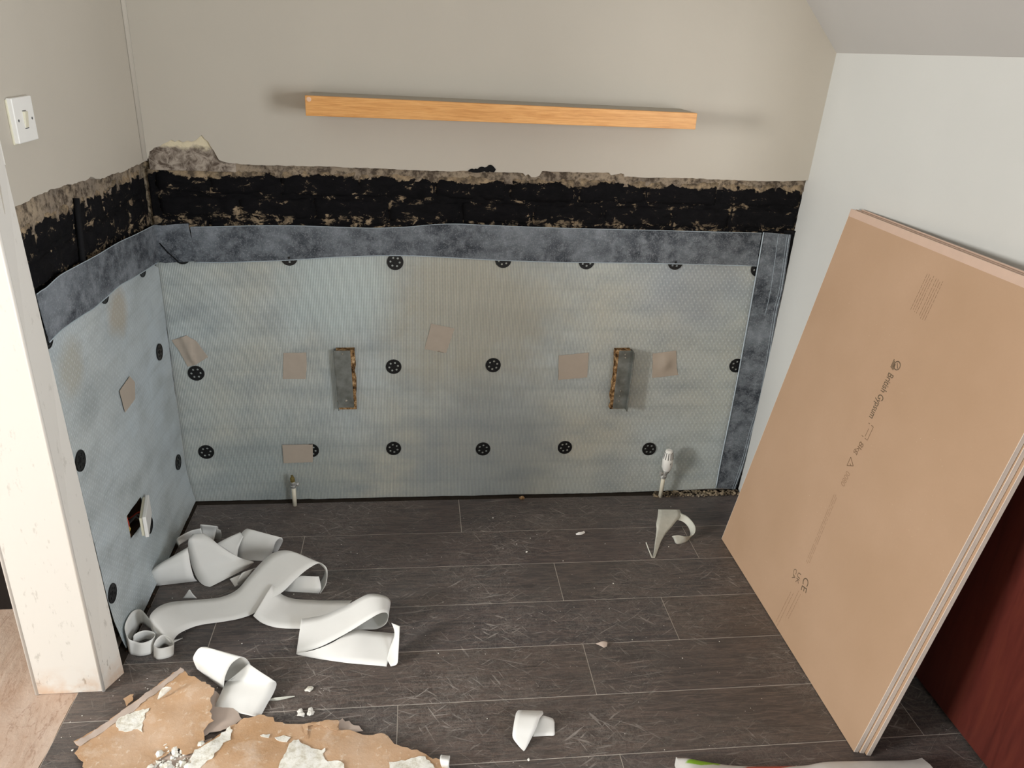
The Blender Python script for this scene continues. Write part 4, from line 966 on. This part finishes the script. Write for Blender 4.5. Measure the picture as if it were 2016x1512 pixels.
# worn small print, two blocks high on the board and a faint line lower down
def dashes(name, a, b, n, pitch, mat, wid=0.0012):
    a = Vector(a); b = Vector(b); d = (b - a).normalized(); up = Vector((-d.y, d.x)); L_ = (b - a).length; out = []
    for k in range(n):
        t = random.uniform(0, 0.08); 
        while t < 0.97:
            e = min(t + random.uniform(0.03, 0.14), 1.0); o_ = up * (k * pitch)
            out.append((a + d * t * L_ - o_, a + d * e * L_ - o_)); t = e + random.uniform(0.01, 0.03)
    return strokes(name, out, wid, mat)
dashes('small_print', (0.4548,1.1032), (0.4515,1.0031), 4, 0.0085, 'ink_faint'); dashes('small_print', (0.4925,1.1013), (0.4905,0.9964), 4, 0.0085, 'ink_faint')
dashes('small_print', (0.4608,0.4827), (0.4698,0.2434), 3, 0.007, 'ink_ghost', 0.0016)
dashes('small_print', (0.4604,0.1385), (0.4533,0.0086), 2, 0.012, 'ink_ghost', 0.0018); dashes('small_print', (0.4899,0.1586), (0.4852,0.0626), 2, 0.012, 'ink_ghost', 0.0018)
text('CE', (0.4725,0.2044), (0.4837,0.1663), 0.028, 'ink', 'conformity_mark')
text('UK', (0.4424,0.1976), (0.4484,0.1657), 0.016, 'ink', 'conformity_mark'); text('CA', (0.4188,0.1941), (0.4267,0.1636), 0.016, 'ink', 'conformity_mark')

# ------------------------------------------------------------------ mahogany cabinet in the recess
cb_ = empty('cabinet', (2.4, -1.6, 0)); tag(cb_, 'dark red mahogany cabinet side behind the leaning plasterboards', 'cabinet')
MB().box(2.165, 2.62, -2.35, -0.975, 0.012, 1.04).build('carcass', 'mahogany', cb_, False, 0.003)  # unseen height and length stretched to shade the floor beside the boards
MB().box(2.185, 2.60, -2.33, -0.985, 0.0, 0.012).build('plinth', 'hall_black', cb_)
MB().box(2.150, 2.63, -2.37, -0.970, 1.04, 1.065).build('top_board', 'mahogany', cb_, False, 0.004)

# ------------------------------------------------------------------ release paper strips
def strip(pieces, label, mat='release', k=6, group='strips of white release paper'):
    o = ribbon('paper_strip', pieces, mat, None, 0.0007, k); tag(o, label, 'paper', group); return o
strip([[((0.0179,-0.2557,0.004),(0.0329,-0.2732,0.004)),((0.029,-0.2865,0.04),(0.0406,-0.2978,0.03)),((0.0399,-0.2893,0.055),(0.0539,-0.2591,0.02)),((0.0692,-0.264,0.06),(0.0822,-0.2535,0.03)),((0.1015,-0.2582,0.065),(0.1057,-0.2618,0.035))],
       [((0.1026,-0.2669,0.012),(0.1363,-0.2728,0.012)),((0.099,-0.2563,0.055),(0.1478,-0.2599,0.05)),((0.1012,-0.2627,0.078),(0.1536,-0.2661,0.074)),((0.1031,-0.2579,0.08),(0.1542,-0.2639,0.076)),((0.1022,-0.2395,0.06),(0.1532,-0.2502,0.058)),((0.0958,-0.2195,0),(0.14,-0.2259,0))],
       [((0.1368,-0.2315,0.004),(0.1548,-0.2384,0.004)),((0.1435,-0.2494,0.04),(0.1629,-0.2534,0.038)),((0.1475,-0.2516,0.055),(0.1621,-0.2577,0.054)),((0.1539,-0.2501,0.055),(0.1623,-0.2545,0.053))]],
      'small folded white paper strip at the back of the heap by the corner')
strip([[((0.0096,-0.4694,0.002),(0.1308,-0.4538,0.004)),((0.0035,-0.4719,0.02),(0.1283,-0.4698,0.03)),((0.0053,-0.4754,0.045),(0.1216,-0.4639,0.065)),((0.0113,-0.4704,0.062),(0.1167,-0.4516,0.095)),((0.0236,-0.4453,0.065),(0.1088,-0.4275,0.11)),((0.0183,-0.3902,0.03),(0.0923,-0.3424,0.05)),((0.0206,-0.3705,0.002),(0.0929,-0.3092,0.004))]],
      'white paper strip bowed into a wide tube against the left wall')
strip([[((0.109,-0.3673,0.118),(0.1424,-0.3672,0.118)),((0.1039,-0.3937,0.118),(0.163,-0.3807,0.112)),((0.1021,-0.4037,0.1),(0.1956,-0.4012,0.095)),((0.1088,-0.4246,0.07),(0.2333,-0.4115,0.07)),((0.12,-0.4425,0.035),(0.2633,-0.4113,0.05)),((0.135,-0.4574,0.01),(0.2955,-0.4202,0.045)),((0.1546,-0.4724,0.0015),(0.2872,-0.4142,0.03)),((0.1744,-0.4814,0.0015),(0.2739,-0.4111,0.015))]],
      'white paper strip twisted over in a hollow scoop beside the wide tube')
strip([[((0.1705,-0.3463,0.065),(0.2354,-0.3723,0.03)),((0.203,-0.3292,0.075),(0.2374,-0.3496,0.05)),((0.2385,-0.3153,0.085),(0.251,-0.3337,0.08))],
       [((0.2378,-0.3502,0.002),(0.31,-0.3595,0.002)),((0.2239,-0.3379,0.02),(0.3356,-0.3581,0.02)),((0.2295,-0.3289,0.06),(0.3466,-0.3655,0.05)),((0.244,-0.3197,0.085),(0.3556,-0.3605,0.075)),((0.2593,-0.3137,0.096),(0.3713,-0.356,0.088)),((0.2688,-0.3126,0.088),(0.3764,-0.3522,0.076)),((0.2726,-0.2999,0.05),(0.3672,-0.3308,0.045)),((0.2775,-0.2824,0.002),(0.3461,-0.3191,0.002))]],
      'looped white paper strip standing behind the long strip')
strip([[((0.0903,-0.7259,0.0015),(0.1521,-0.7029,0.0015)),((0.0768,-0.7115,0.045),(0.1338,-0.7328,0.01)),((0.0748,-0.7048,0.08),(0.136,-0.7423,0.02)),((0.0785,-0.6653,0.075),(0.1438,-0.7088,0.02)),((0.0853,-0.614,0.05),(0.166,-0.6735,0.01)),((0.1045,-0.5732,0.025),(0.1935,-0.6538,0.004)),((0.1726,-0.5596,0.018),(0.2493,-0.6433,0.003)),((0.2281,-0.5561,0.022),(0.2975,-0.6319,0.004)),((0.2696,-0.5413,0.035),(0.3339,-0.6187,0.012)),((0.2977,-0.5078,0.055),(0.3704,-0.5857,0.03)),((0.3295,-0.4761,0.08),(0.4063,-0.5727,0.045)),((0.3614,-0.4571,0.1),(0.4433,-0.5446,0.07)),((0.3973,-0.453,0.108),(0.4768,-0.5221,0.088)),((0.4346,-0.4631,0.105),(0.5075,-0.5063,0.095)),((0.4796,-0.4717,0.085),(0.5285,-0.5089,0.08)),((0.5131,-0.4595,0.055),(0.5307,-0.5167,0.055)),((0.5149,-0.4691,0.025),(0.5257,-0.5277,0.03)),((0.4964,-0.4989,0.003),(0.5091,-0.5328,0.003))],
       [((0.3997,-0.5179,0.004),(0.5057,-0.5338,0.004)),((0.4094,-0.5158,0.02),(0.5133,-0.5389,0.028)),((0.4263,-0.5126,0.045),(0.5062,-0.5161,0.05)),((0.446,-0.5067,0.052),(0.5053,-0.515,0.052))]],
      'long white paper strip winding across the floor and arching to the right')
strip([[((0.2594,-0.4831,0.002),(0.2821,-0.449,0.002)),((0.2598,-0.4923,0.025),(0.2902,-0.4674,0.03)),((0.2709,-0.4764,0.045),(0.301,-0.4578,0.045)),((0.2855,-0.4616,0.04),(0.311,-0.4508,0.045))],
       [((0.2316,-0.4697,0.02),(0.2623,-0.4622,0.03)),((0.2487,-0.4854,0.002),(0.2628,-0.4764,0.004))]],
      'short curled white paper end tucked under the long arching strip')
strip([[((0.0884,-0.7016,0.04),(0.0781,-0.6831,0.0015)),((0.06,-0.6706,0.045),(0.0536,-0.66,0.0015)),((0.0237,-0.6262,0.042),(0.0245,-0.6363,0.0015)),((0.0163,-0.6597,0.066),(0.0191,-0.6641,0.0015)),((0.0153,-0.7033,0.074),(0.0187,-0.7096,0.0015)),((0.0175,-0.7326,0.068),(0.0207,-0.7408,0.0015)),((0.03,-0.7523,0.052),(0.0289,-0.7569,0.0015)),((0.0426,-0.7512,0.04),(0.0389,-0.7615,0.0015)),((0.0642,-0.7551,0.036),(0.0609,-0.7664,0.0015)),((0.085,-0.7435,0.036),(0.0848,-0.7587,0.0015)),((0.0911,-0.7277,0.04),(0.0848,-0.7314,0.0015)),((0.0795,-0.7207,0.045),(0.0689,-0.7097,0.0015)),((0.0561,-0.7175,0.045),(0.0478,-0.7084,0.0015)),((0.0389,-0.732,0.045),(0.034,-0.7283,0.0015)),((0.0406,-0.7463,0.042),(0.0363,-0.7459,0.0015))],
       [((0.0938,-0.7578,0.03),(0.0951,-0.7725,0.0015)),((0.1102,-0.7698,0.028),(0.109,-0.783,0.0015)),((0.1331,-0.7655,0.028),(0.1327,-0.7789,0.0015)),((0.1462,-0.7559,0.028),(0.1449,-0.766,0.0015)),((0.1347,-0.7396,0.034),(0.1332,-0.7433,0.0015)),((0.1147,-0.7366,0.045),(0.1106,-0.7272,0.0015)),((0.1,-0.7478,0.04),(0.0995,-0.7499,0.0015)),((0.0941,-0.756,0.03),(0.095,-0.7697,0.0015))]],
      'coiled narrow white paper strip standing on edge beside the pier')
strip([[((0.375,-0.5543,0.06),(0.3328,-0.6438,0.02)),((0.3951,-0.5574,0.03),(0.3552,-0.6574,0.008)),((0.4198,-0.5597,0.014),(0.3846,-0.6717,0.004)),((0.4548,-0.5615,0.006),(0.4194,-0.6803,0.002)),((0.5216,-0.5658,0.003),(0.4834,-0.6867,0.002)),((0.6067,-0.5707,0.003),(0.5436,-0.6966,0.002))]],
      'white paper strip with a lifted cut end lying beside the long strip')
strip([[((0.4732,-0.6762,0.03),(0.4717,-0.7873,0.002)),((0.505,-0.6758,0.034),(0.5046,-0.787,0.012)),((0.543,-0.6722,0.04),(0.5454,-0.7834,0.025)),((0.6016,-0.6531,0.055),(0.6094,-0.7591,0.045)),((0.6572,-0.636,0.075),(0.6668,-0.738,0.07)),((0.6944,-0.6425,0.078),(0.6997,-0.7223,0.078)),((0.7189,-0.644,0.065),(0.718,-0.7123,0.066)),((0.7225,-0.6357,0.035),(0.7143,-0.7078,0.03)),((0.6991,-0.6353,0.008),(0.6865,-0.7002,0.003)),((0.6558,-0.6479,0.004),(0.6416,-0.7012,0.003)),((0.6173,-0.6575,0.003),(0.6039,-0.7077,0.003))]],
      'white paper strip folded into an open loop on top of its flat neighbour')
strip([[((0.4727,-0.7871,0.006),(0.4735,-0.7886,0.002)),((0.5181,-0.7948,0.02),(0.5097,-0.8013,0.002)),((0.5695,-0.7787,0.03),(0.5597,-0.8159,0.002)),((0.6241,-0.7395,0.034),(0.6214,-0.8312,0.002)),((0.6819,-0.7307,0.02),(0.6704,-0.84,0.002)),((0.7376,-0.7324,0.012),(0.7184,-0.8493,0.002))],
       [((0.7289,-0.732,0.05),(0.7527,-0.7588,0.06)),((0.7361,-0.7515,0.045),(0.7519,-0.7886,0.05)),((0.737,-0.765,0.03),(0.7499,-0.8251,0.03)),((0.725,-0.7921,0.012),(0.7469,-0.8511,0.012)),((0.7184,-0.8237,0.004),(0.7294,-0.8505,0.003))]],
      'flat white paper strip with a torn notched end at its right')
strip([[((0.3048,-0.9031,0.002),(0.2242,-0.8365,0.012)),((0.3096,-0.9112,0.025),(0.2228,-0.8469,0.045)),((0.3163,-0.9113,0.055),(0.2257,-0.8548,0.07)),((0.3283,-0.8995,0.078),(0.2381,-0.85,0.09)),((0.344,-0.8899,0.088),(0.2498,-0.8491,0.096)),((0.3581,-0.8822,0.086),(0.2642,-0.8483,0.092)),((0.3675,-0.8722,0.06),(0.2726,-0.8332,0.06)),((0.3706,-0.8677,0.03),(0.2841,-0.8293,0.03)),((0.3592,-0.8676,0.01),(0.2911,-0.8442,0.01)),((0.3338,-0.8784,0.0015),(0.2921,-0.8704,0.0015))],
       [((0.3674,-0.8776,0.06),(0.3048,-0.8843,0.004)),((0.3992,-0.8932,0.045),(0.3057,-0.8832,0.008)),((0.4276,-0.9044,0.03),(0.3087,-0.8854,0.01)),((0.4404,-0.9127,0.022),(0.3071,-0.9004,0.012)),((0.4361,-0.9367,0.014),(0.3025,-0.9358,0.012)),((0.4254,-0.9651,0.008),(0.2968,-0.9627,0.006)),((0.4136,-1.0054,0.004),(0.2999,-0.9649,0.003))]],
      'white paper roll with a square sheet end beside the torn brown paper')
strip([[((1.0549,-1.0389,0.018),(1.1147,-1.0455,0.018)),((1.0463,-1.0578,0.03),(1.1133,-1.0646,0.028)),((1.0405,-1.0767,0.034),(1.1016,-1.0834,0.034)),((1.0337,-1.1018,0.03),(1.0892,-1.1078,0.026)),((1.0305,-1.1214,0.018),(1.0769,-1.1234,0.014)),((1.0421,-1.1351,0.006),(1.0645,-1.14,0.006)),((1.0541,-1.1495,0.002),(1.0563,-1.1496,0.002))],
       [((1.0828,-1.1093,0.002),(1.1017,-1.0621,0.014)),((1.1017,-1.1093,0.002),(1.1128,-1.0644,0.022)),((1.1203,-1.1102,0.003),(1.1259,-1.0676,0.02)),((1.1358,-1.1099,0.003),(1.138,-1.0685,0.014)),((1.1383,-1.0971,0.003),(1.1418,-1.0737,0.008))]],
      'folded scrap of white paper alone on the front planks')
strip([[((1.6622,-0.1872,0.05),(1.7394,-0.1931,0.05)),((1.6471,-0.2308,0.048),(1.7386,-0.2173,0.045)),((1.6339,-0.2638,0.04),(1.7154,-0.2412,0.036)),((1.6317,-0.2787,0.03),(1.6884,-0.2679,0.026)),((1.624,-0.3023,0.018),(1.6636,-0.2886,0.014)),((1.6118,-0.3351,0.008),(1.6386,-0.3217,0.006)),((1.5989,-0.3716,0.003),(1.6175,-0.3611,0.003)),((1.5835,-0.4066,0.002),(1.5929,-0.4071,0.002))],
       [((1.7295,-0.1927,0.048),(1.7136,-0.2356,0.034)),((1.7405,-0.2147,0.048),(1.7213,-0.2347,0.034)),((1.7552,-0.23,0.046),(1.7413,-0.2393,0.028)),((1.766,-0.2576,0.042),(1.7526,-0.2574,0.022)),((1.7695,-0.2839,0.036),(1.7542,-0.281,0.016)),((1.7616,-0.3063,0.028),(1.7479,-0.3028,0.016)),((1.7465,-0.3115,0.012),(1.7355,-0.3187,0.022)),((1.7285,-0.3256,0.004),(1.715,-0.3293,0.03)),((1.7016,-0.3338,0.002),(1.6966,-0.327,0.034)),((1.6884,-0.3294,0.003),(1.6803,-0.3286,0.034)),((1.6884,-0.3049,0.006),(1.6717,-0.3279,0.03))],
       [((1.5834,-0.4071,0.002),(1.5893,-0.406,0.002)),((1.5799,-0.4038,0.004),(1.5855,-0.4019,0.004)),((1.5755,-0.3795,0.016),(1.5779,-0.3801,0.018)),((1.5704,-0.3585,0.03),(1.5733,-0.3585,0.032))]],
      'torn triangular wisp of pale paper with a curled tail by the valve', 'release_grey')

# small scraps
def scrap(name, pieces, label, mat, k=5):
    o = ribbon(name, pieces, mat, None, 0.0009, k); tag(o, label, 'scrap', 'small scraps on the floor'); return o
scrap('paper_scrap', [[((1.3499,-0.2576,0.003),(1.3527,-0.2624,0.002)),((1.3599,-0.259,0.01),(1.3634,-0.2629,0.002)),((1.3712,-0.2565,0.01),(1.3747,-0.2603,0.002)),((1.3813,-0.2507,0.01),(1.3847,-0.2545,0.004))]], 'tiny curled white scrap below the left of the torn wisp', 'release')
scrap('paper_scrap', [[((1.3071,-0.7977,0.002),(1.3081,-0.7998,0.002)),((1.3181,-0.7989,0.008),(1.3195,-0.8088,0.002)),((1.3286,-0.7977,0.01),(1.3268,-0.8153,0.002)),((1.34,-0.8003,0.008),(1.3365,-0.8119,0.002))]], 'small crumpled pinkish-white scrap in the middle of the floor', 'under_paper')
scrap('paper_scrap', [[((0.4183,-0.9447,0.002),(0.4214,-0.9483,0.002)),((0.4458,-0.9477,0.01),(0.4481,-0.9501,0.002)),((0.4711,-0.948,0.012),(0.4721,-0.9489,0.006)),((0.4896,-0.9456,0.01),(0.4909,-0.9464,0.009))]], 'slim leaf shaped white scrap beside the square sheet end', 'release_grey')
scrap('paper_scrap', [[((0.1344,-0.5471,0.045),(0.1373,-0.5473,0.045)),((0.1209,-0.5384,0.022),(0.1414,-0.5396,0.022)),((0.109,-0.5339,0.004),(0.1502,-0.5363,0.004))]], 'small pointed white scrap sticking up behind the long strip', 'release')
scrap('paper_curl', [[((0.8551,-1.1707,0.03),(0.8763,-1.1751,0.03)),((0.8521,-1.1904,0.04),(0.8741,-1.1963,0.04)),((0.8543,-1.1988,0.03),(0.8728,-1.2029,0.03)),((0.8594,-1.1905,0.01),(0.8758,-1.1945,0.01))], [((0.8551,-1.1707,0.03),(0.8763,-1.1751,0.03)),((0.8603,-1.1611,0.012),(0.8768,-1.1666,0.012))]], 'small white paper curl at the tip of the torn brown paper', 'release')

# ------------------------------------------------------------------ torn board paper
def torn_sheet(outline, zf, label, inner=0.02, jag=0.0035, mat='torn', thick=0.0016, step=0.011):
    o = sheet('torn_paper_sheet', ccw(outline), lambda a, b, d: (a, b, max(zf(a, b) - d, 0.0012 + (0 if d else 0.0014))), thick, mat, None, step=step, jag=jag, inner=inner, smooth=True)
    tag(o, label, 'torn paper', 'torn brown board paper'); return o
def flake(outline, zf, parent, mat='skim', thick=0.0016, up=0.0022):
    return sheet('plaster_flake', ccw(outline), lambda a, b, d: (a, b, zf(a, b) + up + 0.0008 * noise.noise((a * 90, b * 90, 1)) - d), thick, mat, parent, step=0.008, jag=0.003, inner=0.012, smooth=True)
p1 = [(-0.0018,-1.0543),(0.0377,-1.0176),(0.0683,-0.9807),(0.1002,-0.9423),(0.1401,-0.8914),(0.1835,-0.8369),(0.1996,-0.8533),(0.2107,-0.8706),(0.2294,-0.8788),(0.247,-0.8962),(0.2632,-0.9019),(0.276,-0.9142),(0.2903,-0.9265),(0.2917,-0.9444),(0.287,-0.9551),(0.2959,-0.9774),(0.2934,-0.9942),(0.3082,-1.0203),(0.2955,-1.0338),(0.2901,-1.0476),(0.2983,-1.072),(0.2915,-1.0947),(0.2825,-1.1074),(0.2672,-1.112),(0.256,-1.1093),(0.2453,-1.0914),(0.2261,-1.0984),(0.2069,-1.115),(0.1988,-1.1481),(0.2007,-1.1933),(0.0979,-1.2059),(0.0566,-1.1376),(0.0335,-1.1097),(0.0122,-1.0877),(0.0148,-1.067)]
ec = Vector((0.264,-0.92)[:2])
def z1(a, b):
    e = max(0.0, 1 - (Vector((a, b)) - ec).length / 0.16)
    return 0.012 + 0.022 * e + 0.006 * noise.noise((a * 14, b * 14, 2)) + 0.0025 * noise.noise((a * 45, b * 45, 6))
t1 = torn_sheet(p1, z1, 'torn tan board paper with one straight cut edge nearest the pier')
flake([(0.0005,-1.057),(0.039,-1.0203),(0.0695,-0.9835),(0.1014,-0.9452),(0.1412,-0.8944),(0.1839,-0.84),(0.197,-0.8528),(0.1502,-0.9145),(0.1111,-0.9666),(0.0787,-1.002),(0.0475,-1.0361),(0.0197,-1.0673),(0.0156,-1.0681)], z1, t1, 'under_paper', 0.0010, 0.0014)
flake([(0.0761,-1.0061),(0.0832,-0.988),(0.11,-0.9739),(0.1277,-0.97),(0.144,-0.9694),(0.139,-0.9919),(0.1424,-1.0169),(0.148,-1.0394),(0.1327,-1.0275),(0.113,-1.033),(0.0902,-1.0285)], z1, t1)
ribbon('plaster_flake', [[((0.1567,-0.9457,0.022),(0.1575,-0.9447,0.02)),((0.1635,-0.9354,0.04),(0.1693,-0.9396,0.026)),((0.1755,-0.9323,0.048),(0.1787,-0.9309,0.03)),((0.1889,-0.9319,0.045),(0.1875,-0.9276,0.035))]], 'skim', t1)
flake([(0.0665,-0.9247),(0.0744,-0.9163),(0.0871,-0.9105),(0.0918,-0.9308),(0.0839,-0.9412),(0.0832,-0.9489)], lambda a, b: 0.006, t1, 'torn')
t0 = torn_sheet([(0.2458,-0.9117),(0.2852,-0.9099),(0.3113,-0.9386),(0.3527,-0.9807),(0.3709,-1.0074),(0.3501,-1.0308),(0.3271,-1.0414),(0.3026,-1.0437),(0.2821,-1.0621),(0.2594,-1.0203),(0.2501,-0.9564)], lambda a, b: 0.006 + 0.003 * noise.noise((a * 20, b * 20, 3)), 'pinkish-grey paper lying underneath, between the two brown torn sheets', mat='under_paper', jag=0.002)
p2 = [(0.2603,-1.229),(0.2718,-1.1759),(0.2788,-1.1524),(0.2832,-1.1027),(0.2973,-1.0908),(0.3147,-1.0768),(0.3339,-1.0537),(0.3478,-1.0365),(0.3639,-1.0284),(0.379,-1.0145),(0.4002,-1.0122),(0.4138,-1.0075),(0.4329,-1.0136),(0.4484,-1.0156),(0.4536,-1.03),(0.4718,-1.0313),(0.4908,-1.0382),(0.5125,-1.0388),(0.5312,-1.0439),(0.5448,-1.0364),(0.5703,-1.0373),(0.6027,-1.0335),(0.6096,-1.0457),(0.6103,-1.0619),(0.6273,-1.0664),(0.6605,-1.0769),(0.6935,-1.0847),(0.7132,-1.0807),(0.7298,-1.091),(0.7393,-1.1074),(0.745,-1.1188),(0.7773,-1.13),(0.8059,-1.1399),(0.827,-1.1574),(0.855,-1.171),(0.8706,-1.1797),(0.8715,-1.2047),(0.8393,-1.2424),(0.772,-1.2758),(0.5434,-1.2731)]
ed = [Vector(p) for p in p2[5:35]]
def z2(a, b):
    return 0.012 + 0.007 * noise.noise((a * 11, b * 11, 8)) + 0.003 * noise.noise((a * 40, b * 40, 9)) + 0.012 * max(0, noise.noise((a * 6, b * 6, 20)))
t2 = torn_sheet(p2, z2, 'large ragged tan board paper along the front edge, patched with white plaster')
flake([(0.4796,-1.1932),(0.4843,-1.1694),(0.4906,-1.1324),(0.4977,-1.0984),(0.5066,-1.0866),(0.5189,-1.0866),(0.5278,-1.1005),(0.5464,-1.1098),(0.5596,-1.1181),(0.5761,-1.1249),(0.5843,-1.1199),(0.5832,-1.1434),(0.5932,-1.1568),(0.6175,-1.1585),(0.632,-1.168),(0.6405,-1.1891),(0.57,-1.2237)], z2, t2)
flake([(0.7351,-1.1693),(0.7636,-1.1643),(0.7917,-1.1608),(0.8192,-1.1586),(0.8309,-1.1785),(0.8472,-1.2005),(0.8055,-1.2297),(0.7439,-1.2131)], z2, t2)
flake([(0.2797,-1.155),(0.2847,-1.1054),(0.3049,-1.0931),(0.3243,-1.0727),(0.35,-1.0375),(0.3582,-1.0482),(0.3605,-1.0797),(0.3448,-1.0873),(0.3326,-1.125),(0.316,-1.1405),(0.3017,-1.1639)], z2, t2)
flake([(0.4614,-1.078),(0.4815,-1.0714),(0.4984,-1.0785),(0.4915,-1.0913),(0.4734,-1.0878)], z2, t2); flake([(0.427,-1.072),(0.4491,-1.0673),(0.4473,-1.0779)], z2, t2)
flake([(0.5228,-1.0451),(0.5384,-1.0425),(0.6069,-1.038),(0.6106,-1.0638),(0.6061,-1.0703),(0.5608,-1.0497),(0.5358,-1.0516),(0.5367,-1.0879)], z2, t2, 'torn', 0.0014, 0.0040)
t3 = torn_sheet([(0.5984,-1.0309),(0.6161,-1.0236),(0.6395,-1.0408),(0.6584,-1.0492),(0.6685,-1.0638),(0.645,-1.0667),(0.6082,-1.0595)], lambda a, b: 0.005 + 0.003 * noise.noise((a * 30, b * 30, 3)), 'grey-brown torn flap poking out behind the large ragged sheet', mat='under_paper', jag=0.004, inner=0.012)

# rubble lump, chips and crumbs
def lump(loc, r, seed, n=2, flat=0.6):
    bm = bmesh.new(); bmesh.ops.create_icosphere(bm, subdivisions=n, radius=r)
    for v in bm.verts:
        v.co *= 1 + 0.8 * noise.noise(v.co * (1.1 / r) + Vector((seed, 0, 0))); v.co.z *= flat
    lo = min(v.co.z for v in bm.verts)
    V = [(v.co.x + loc[0], v.co.y + loc[1], v.co.z - lo + loc[2]) for v in bm.verts]; F = [tuple(v.index for v in f.verts) for f in bm.faces]
    bm.free(); return V, F
x, y, _ = (0.5219,-0.9962,0)
mb = MB()
for k in range(7): mb.add(*lump((x + random.uniform(-.014, .014), y + random.uniform(-.008, .008), 0.0005), random.uniform(.005, .009), k * 3.1, 1))
tag(mb.build('plaster_lump', 'gypsum'), 'crumbly white plaster lump behind the large ragged sheet', 'plaster', 'plaster bits')
x, y, _ = (0.5211,-0.9171,0)
tag(MB().add(*lump((x, y, 0.0003), 0.009, 5, 2, 0.3)).build('plaster_chip', 'skim'), 'flat cream plaster chip beside the leaf shaped scrap', 'plaster', 'plaster bits')
x, y, _ = (1.1903,-0.0182,0)
tag(MB().add(*lump((x, y, 0.0003), 0.008, 8, 2, 0.6)).build('plaster_chip', 'packing'), 'small brown rubble chip at the foot of the back sheet', 'plaster', 'plaster bits')
# crumbs between the torn sheets
mb = MB(); cx0, cy0, _ = (0.2482,-1.1057,0)
for k in range(150):
    a = random.uniform(-.05, .06); b = random.uniform(-.09, .035)
    mb.add(*lump((cx0 + a + b * 0.3, cy0 + b, random.uniform(0.0, .008)), random.choice((.002, .003, .004, .006, .009)), k * 1.7, 1, random.uniform(0.3, 0.7)))
sheet('torn_scrap', ccw([(0.187,-1.1043),(0.2209,-1.0859),(0.2543,-1.0979),(0.278,-1.0958),(0.2953,-1.0661),(0.3123,-1.0594),(0.302,-1.1202),(0.2873,-1.1806),(0.1882,-1.187)]), lambda a, b, d: (a, b, 0.0042 - d), 0.001, 'under_paper', t1, step=0.02, jag=0.002)
tag(mb.build('plaster_rubble', 'skim'), 'loose white plaster rubble in the gap between the torn sheets', 'rubble', None, 'stuff')
mb = MB()
for k in range(210):
    if k < 90: px_, py_ = random.uniform(-0.05, 0.35), random.uniform(-1.25, -0.85)
    else: px_, py_ = random.uniform(0.06, 1.75), random.uniform(-1.3, -0.08)
    mb.add(*lump((px_, py_, 0.0), random.uniform(.0006, .0017) if random.random() < .93 else random.uniform(.002, .0036), k * 1.3, 1, 0.6))
tag(mb.build('plaster_crumbs', 'gypsum'), 'white plaster crumbs scattered over the dark planks', 'crumbs', None, 'stuff')
# gravelly debris in the gap at the foot of the right part of the back wall and along the left wall
mb = MB()
for k in range(230): mb.add(*lump((random.uniform(1.70, 2.04), random.uniform(-0.030, 0.004), random.uniform(-.002, .004)), random.uniform(.003, .0065), k, 1, 0.7))
tag(mb.build('mortar_debris', 'mortar'), 'gravelly tan debris along the foot of the back wall by the white valve', 'debris', None, 'stuff')
mb = MB()
for k in range(45): mb.add(*lump((random.uniform(0.008, 0.022), random.uniform(-0.80, -0.05), -0.001), random.uniform(.002, .006), k + 300, 1, 0.6))
tag(mb.build('mortar_debris', 'box_steel'), 'dark crumbs in the floor gap along the left wall', 'debris', None, 'stuff')

# ------------------------------------------------------------------ white plastic sack
rowsb = [[((1.4094,-1.2246,0.002),(2.0488,-1.2721,0.002))]]
far = [(1.4093,-1.217,0.03), (1.423,-1.2225,0.045), (1.4524,-1.2347,0.045), (1.5031,-1.2441,0.04), (1.5477,-1.2459,0.03), (1.608,-1.2518,0.03), (1.6819,-1.2558,0.03), (1.7193,-1.2571,0.03), (1.7481,-1.2535,0.035), (1.7841,-1.2533,0.035), (1.8619,-1.2547,0.03), (1.9377,-1.2588,0.03), (2.0106,-1.2598,0.025)]
n = len(far); V = []; F = []
prof = [(0.0, -1.0, 0.0), (0.0, 0.0, 0.0), (-0.03, 0.0, 0.012), (-0.10, 0.0, 0.02), (-0.22, 0.0, 0.022), (-0.36, 0.0, 0.01), (-0.40, -1.0, 0.0)]
for (dy, fl, dz) in prof:
    for i, p in enumerate(far):
        bmp = 0.010 * noise.noise((p[0] * 25, (p[1] + dy) * 22, 2)); zz = max(0.0022, p[2] + dz + (bmp if fl == 0 and dy < 0 else 0)) if fl == 0 else 0.0022
        V.append((p[0] + dy * 0.02, p[1] + dy, zz))
for j in range(len(prof) - 1):
    for i in range(n - 1): F.append((j * n + i + 1, j * n + i, (j + 1) * n + i, (j + 1) * n + i + 1))
F.append(tuple(j * n for j in range(len(prof)))); F.append(tuple(j * n + n - 1 for j in reversed(range(len(prof)))))
F.append(tuple(list(range(n)) + [(len(prof) - 1) * n + i for i in range(n - 1, -1, -1)]))
bag = link('plastic_sack', V, F, 'bag', None, True); smooth_by_angle(bag, 60)
bag.modifiers.new('round', 'SUBSURF').levels = 2; bag.modifiers['round'].render_levels = 2
tag(bag, 'crumpled white plastic sack with green and red print at the bottom right', 'sack')
bpy.context.view_layer.update()
